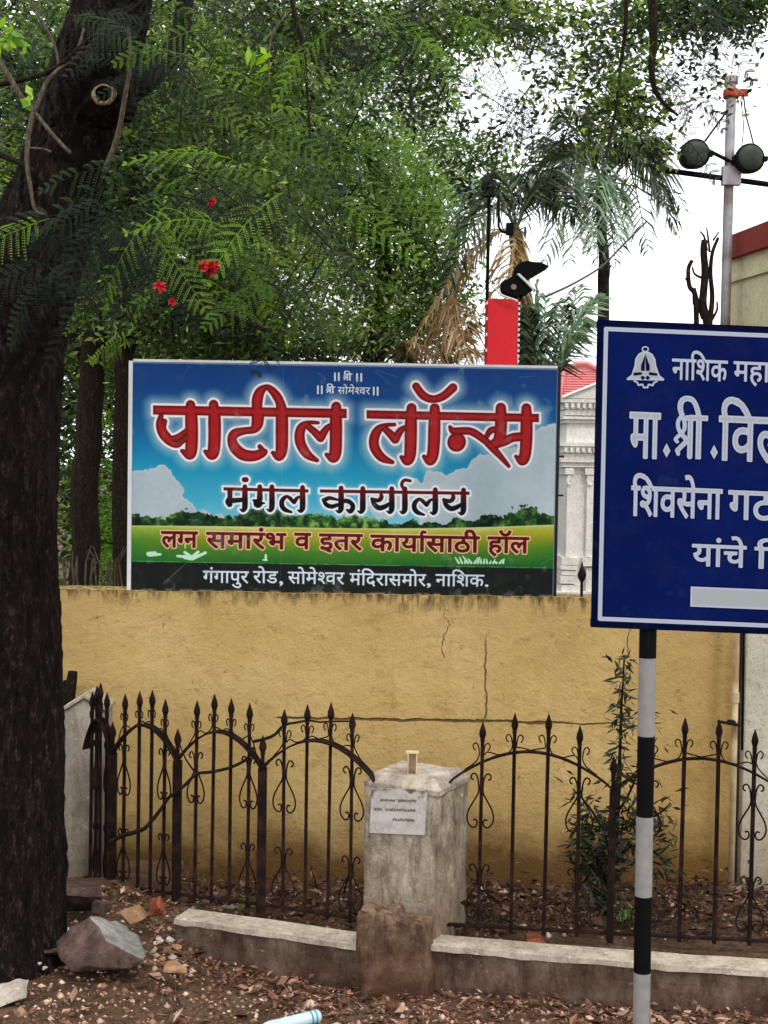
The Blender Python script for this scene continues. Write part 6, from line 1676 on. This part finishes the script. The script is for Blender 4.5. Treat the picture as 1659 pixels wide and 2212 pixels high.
# teal plastic scrap
m = MB(); V = []; 
c = [at(262, 1914, 7.05), at(312, 1908, 7.15), at(318, 1920, 7.0), at(290, 1926, 6.95), at(256, 1922, 6.95)]
M['teal'] = simple('teal_plastic', srgb(120, 176, 148), 0.4, .4, var=.2)
hull('plastic_scrap', c + [p + Vector((0, 0, .012)) for p in c], (M['teal'],), 'crumpled pale green plastic scrap behind the curved railing', 'scrap', .004, 3)
# plastic bottle at the lower edge
M['pet'] = simple('bottle_plastic', srgb(176, 196, 204), 0.25, .5, var=.12, scale=20, bump=.2)
M['pet_blue'] = simple('blue_label', srgb(60, 132, 168), 0.4, .3, var=.1)
r = empty('plastic_bottle'); e1 = onz(688, 2196, ground_z(-.28, 5.75) + .035); e1 = at(690, 2194, 5.78); e0 = at(560, 2226, 5.62); ax = (e1 - e0); Lb = ax.length; rot = ax.to_track_quat('Z', 'Y').to_matrix()
m = MB(); rb = .030; m.lathe(e0, [(.012, -.02), (.013, 0), (.026, .03), (rb, .05), (rb, .10), (rb * .93, .105), (rb, .11), (rb, .16), (rb * .92, .166), (rb, .172), (rb, Lb - .045), (rb * .93, Lb - .04), (rb, Lb - .034), (rb, Lb - .01), (rb * .8, Lb)], 20, rot=rot); m.build('bottle_body', M['pet'], r, smooth=True)
m = MB()
for s_ in (.030, .052): m.lathe(e0, [(rb * 1.02, Lb - s_), (rb * 1.03, Lb - s_ + .008)], 20, rot=rot)
m.build('blue_band', M['pet_blue'], r); settle(r, e0); tag(r, 'crushed clear plastic bottle with blue bands lying on the leaf litter', 'bottle')
for px, py, k in ((868, 2196, 1), (98, 2092, 2), (82, 2080, 3)):
    o = blob_rock(px, py, 16, 12, 5.85 if k == 1 else 6.0, 'rock_white', 'paper_scrap', ('', 'crumpled white paper scrap in front of the broken masonry', 'white scrap among the leaves below the boulder', 'smaller yellowish scrap next to the white one')[k], 'scrap', 50 + k)

# loose earth, gravel, dead leaves, twigs
def scatter(n, region, rng, keep=None):
    out = []
    while len(out) < n:
        x = rng.uniform(region[0], region[1]); y = rng.uniform(region[2], region[3])
        if keep and not keep(x, y): continue
        out.append((x, y, ground_z(x, y)))
    return np.array(out)
def kerb_y(x): return kfy(x) + .16 if x > -1.05 else 7.4
rg = np.random.default_rng(3)
def litter(name, n, region, keep, mat, L, label, seed, lift=.012, clump=True):
    rg = np.random.default_rng(seed); P = scatter(n, region, rg, keep); P[:, 2] += rg.exponential(lift, n)
    l = rg.uniform(L[0], L[1], n) * np.clip(rg.lognormal(-.1, .42, n), .35, 2.2); k = n
    a = rg.uniform(0, 6.28, n); tilt = rg.normal(0, .35, n)
    d = np.stack([np.cos(a), np.sin(a), tilt], 1); d /= np.linalg.norm(d, axis=1, keepdims=True)
    up = np.stack([rg.normal(0, .4, n), rg.normal(0, .4, n), np.ones(n)], 1); s_ = np.cross(d, up); s_ /= np.linalg.norm(s_, axis=1, keepdims=True); nn = np.cross(s_, d)
    W_ = (l * rg.uniform(.25, .6, n))[:, None]; L_ = l[:, None]; cu = rg.uniform(-.1, .5, n)[:, None] * W_
    b0 = P; b1 = P + d * L_ * .5 - nn * cu * .5; b2 = P + d * L_
    V = np.stack([b0, b1 + s_ * W_ * .5 + nn * cu, b2, b1], 1); V2 = np.stack([b0, b1, b2, b1 - s_ * W_ * .5 + nn * cu], 1)
    V = np.concatenate([V.reshape(-1, 3), V2.reshape(-1, 3)]); F = np.arange(len(V)).reshape(-1, 4); t = np.clip(rg.normal(.36, .24, n), 0, 1)
    o = np_obj(name, V, F, M[mat], None, np.concatenate([t, t])); tag(o, label, 'leaf litter', kind='stuff')
litter('leaf_litter', 6500, (-2.6, 2.6, 4.9, 6.9), lambda x, y: y < kerb_y(x) - .16 and rg.random() < .12 + .88 * sstep(-.75, -.05, y - kerb_y(x) + .16 + .5 * mnoise.noise(Vector((x * 2.2, y * 2.2, 7)))) , 'litter', (.02, .05), 'dry brown leaves strewn over the bare earth along the kerb', 71)
litter('leaf_litter', 5200, (-1.2, 2.6, 6.5, 7.75), lambda x, y: y > kerb_y(x) + .06, 'litter_bed', (.025, .06), 'dry leaves and rubbish heaped in the bed behind the railing', 72, .03)
def gravel(n, region, keep, seed, name, label):
    rg = np.random.default_rng(seed); P = scatter(n, region, rg, keep); s_ = (rg.uniform(.014, .030, n) if name == 'rubble' else rg.uniform(.005, .014, n)) * rg.choice([1, 1, 1, 1.8], n)
    base = np.array([(1,0,0),(-1,0,0),(0,1,0),(0,-1,0),(0,0,.7),(0,0,-.7)]); fa = np.array([(0,2,4),(2,1,4),(1,3,4),(3,0,4),(2,0,5),(1,2,5),(3,1,5),(0,3,5)])
    V = (P[:, None, :] + base[None] * s_[:, None, None] * rg.uniform(.6, 1.4, (n, 6, 1))).reshape(-1, 3)
    F = (fa[None] + (np.arange(n) * 6)[:, None, None]).reshape(-1, 3)
    o = np_obj(name, V, F, M['litter'], None, np.repeat(np.clip(rg.normal(.55, .25, n), 0, 1), 8)); tag(o, label, 'gravel', kind='stuff')
gravel(5000, (-2.6, 2.6, 5.0, 6.9), lambda x, y: y < kerb_y(x) - .16, 73, 'gravel', 'small stones and crumbs of earth in front of the kerb')
gravel(90, (-2.4, 2.4, 5.3, 6.7), lambda x, y: y < kerb_y(x) - .2, 75, 'rubble', 'larger stones and rubble bits among the dead leaves before the kerb')
gravel(1500, (-1.2, 2.6, 6.5, 7.7), lambda x, y: y > kerb_y(x) + .06, 74, 'gravel', 'crumbs and small stones in the bed behind the railing')
def twigs(n, region, keep, seed, label):
    rr = random.Random(seed); m = MB(); k = 0
    while k < n:
        x, y = rr.uniform(*region[:2]), rr.uniform(*region[2:])
        if not keep(x, y): continue
        z = ground_z(x, y) + .012; a = rr.uniform(0, 6.28); l = rr.uniform(.06, .28); p = Vector((x, y, z)); e = p + Vector((math.cos(a) * l, math.sin(a) * l, rr.uniform(-.01, .05)))
        mid = (p + e) / 2 + Vector((rr.uniform(-.02, .02), rr.uniform(-.02, .02), rr.uniform(0, .03))); m.tube([p, mid, e], [.003, .0025, .0015], 4); k += 1
    o = m.build('twigs', M['pale_twig']); tag(o, label, 'twigs', kind='stuff')
twigs(110, (-2.4, 2.4, 5.2, 6.6), lambda x, y: y < kerb_y(x) - .18, 81, 'thin broken twigs lying over the leaf litter in front of the kerb')
twigs(110, (-1.0, 2.4, 6.6, 7.6), lambda x, y: y > kerb_y(x) + .1, 82, 'thin broken twigs in the bed behind the railing')
# a few upright dry sticks behind the middle bay
r = empty('dry_sticks')
for pts in ([(690, 1950, 7.1), (680, 1905, 7.1), (672, 1870, 7.1)], [(740, 1950, 7.1), (752, 1900, 7.1), (765, 1885, 7.1)], [(620, 1960, 7.1), (640, 1930, 7.1), (660, 1920, 7.1)], [(1010, 1960, 7.1), (1040, 1925, 7.1), (1075, 1950, 7.1)]):
    limb('stick', pts, .007, .003, M['bark_thin'], r, wob=.01, n=5)
c_ = at(690, 1950, 7.1); settle(r, c_); tag(r, 'few upright dry sticks poking from the leaf heap behind the railing', 'sticks')
for nm in ('hoarding', 'name_board'):
    o = bpy.data.objects[nm]; c0_ = o.children[0].data.vertices
    c = (c0_[2].co + c0_[3].co) / 2; settle(o, (c.x, c.y, c.z if nm == 'hoarding' else 0.0))
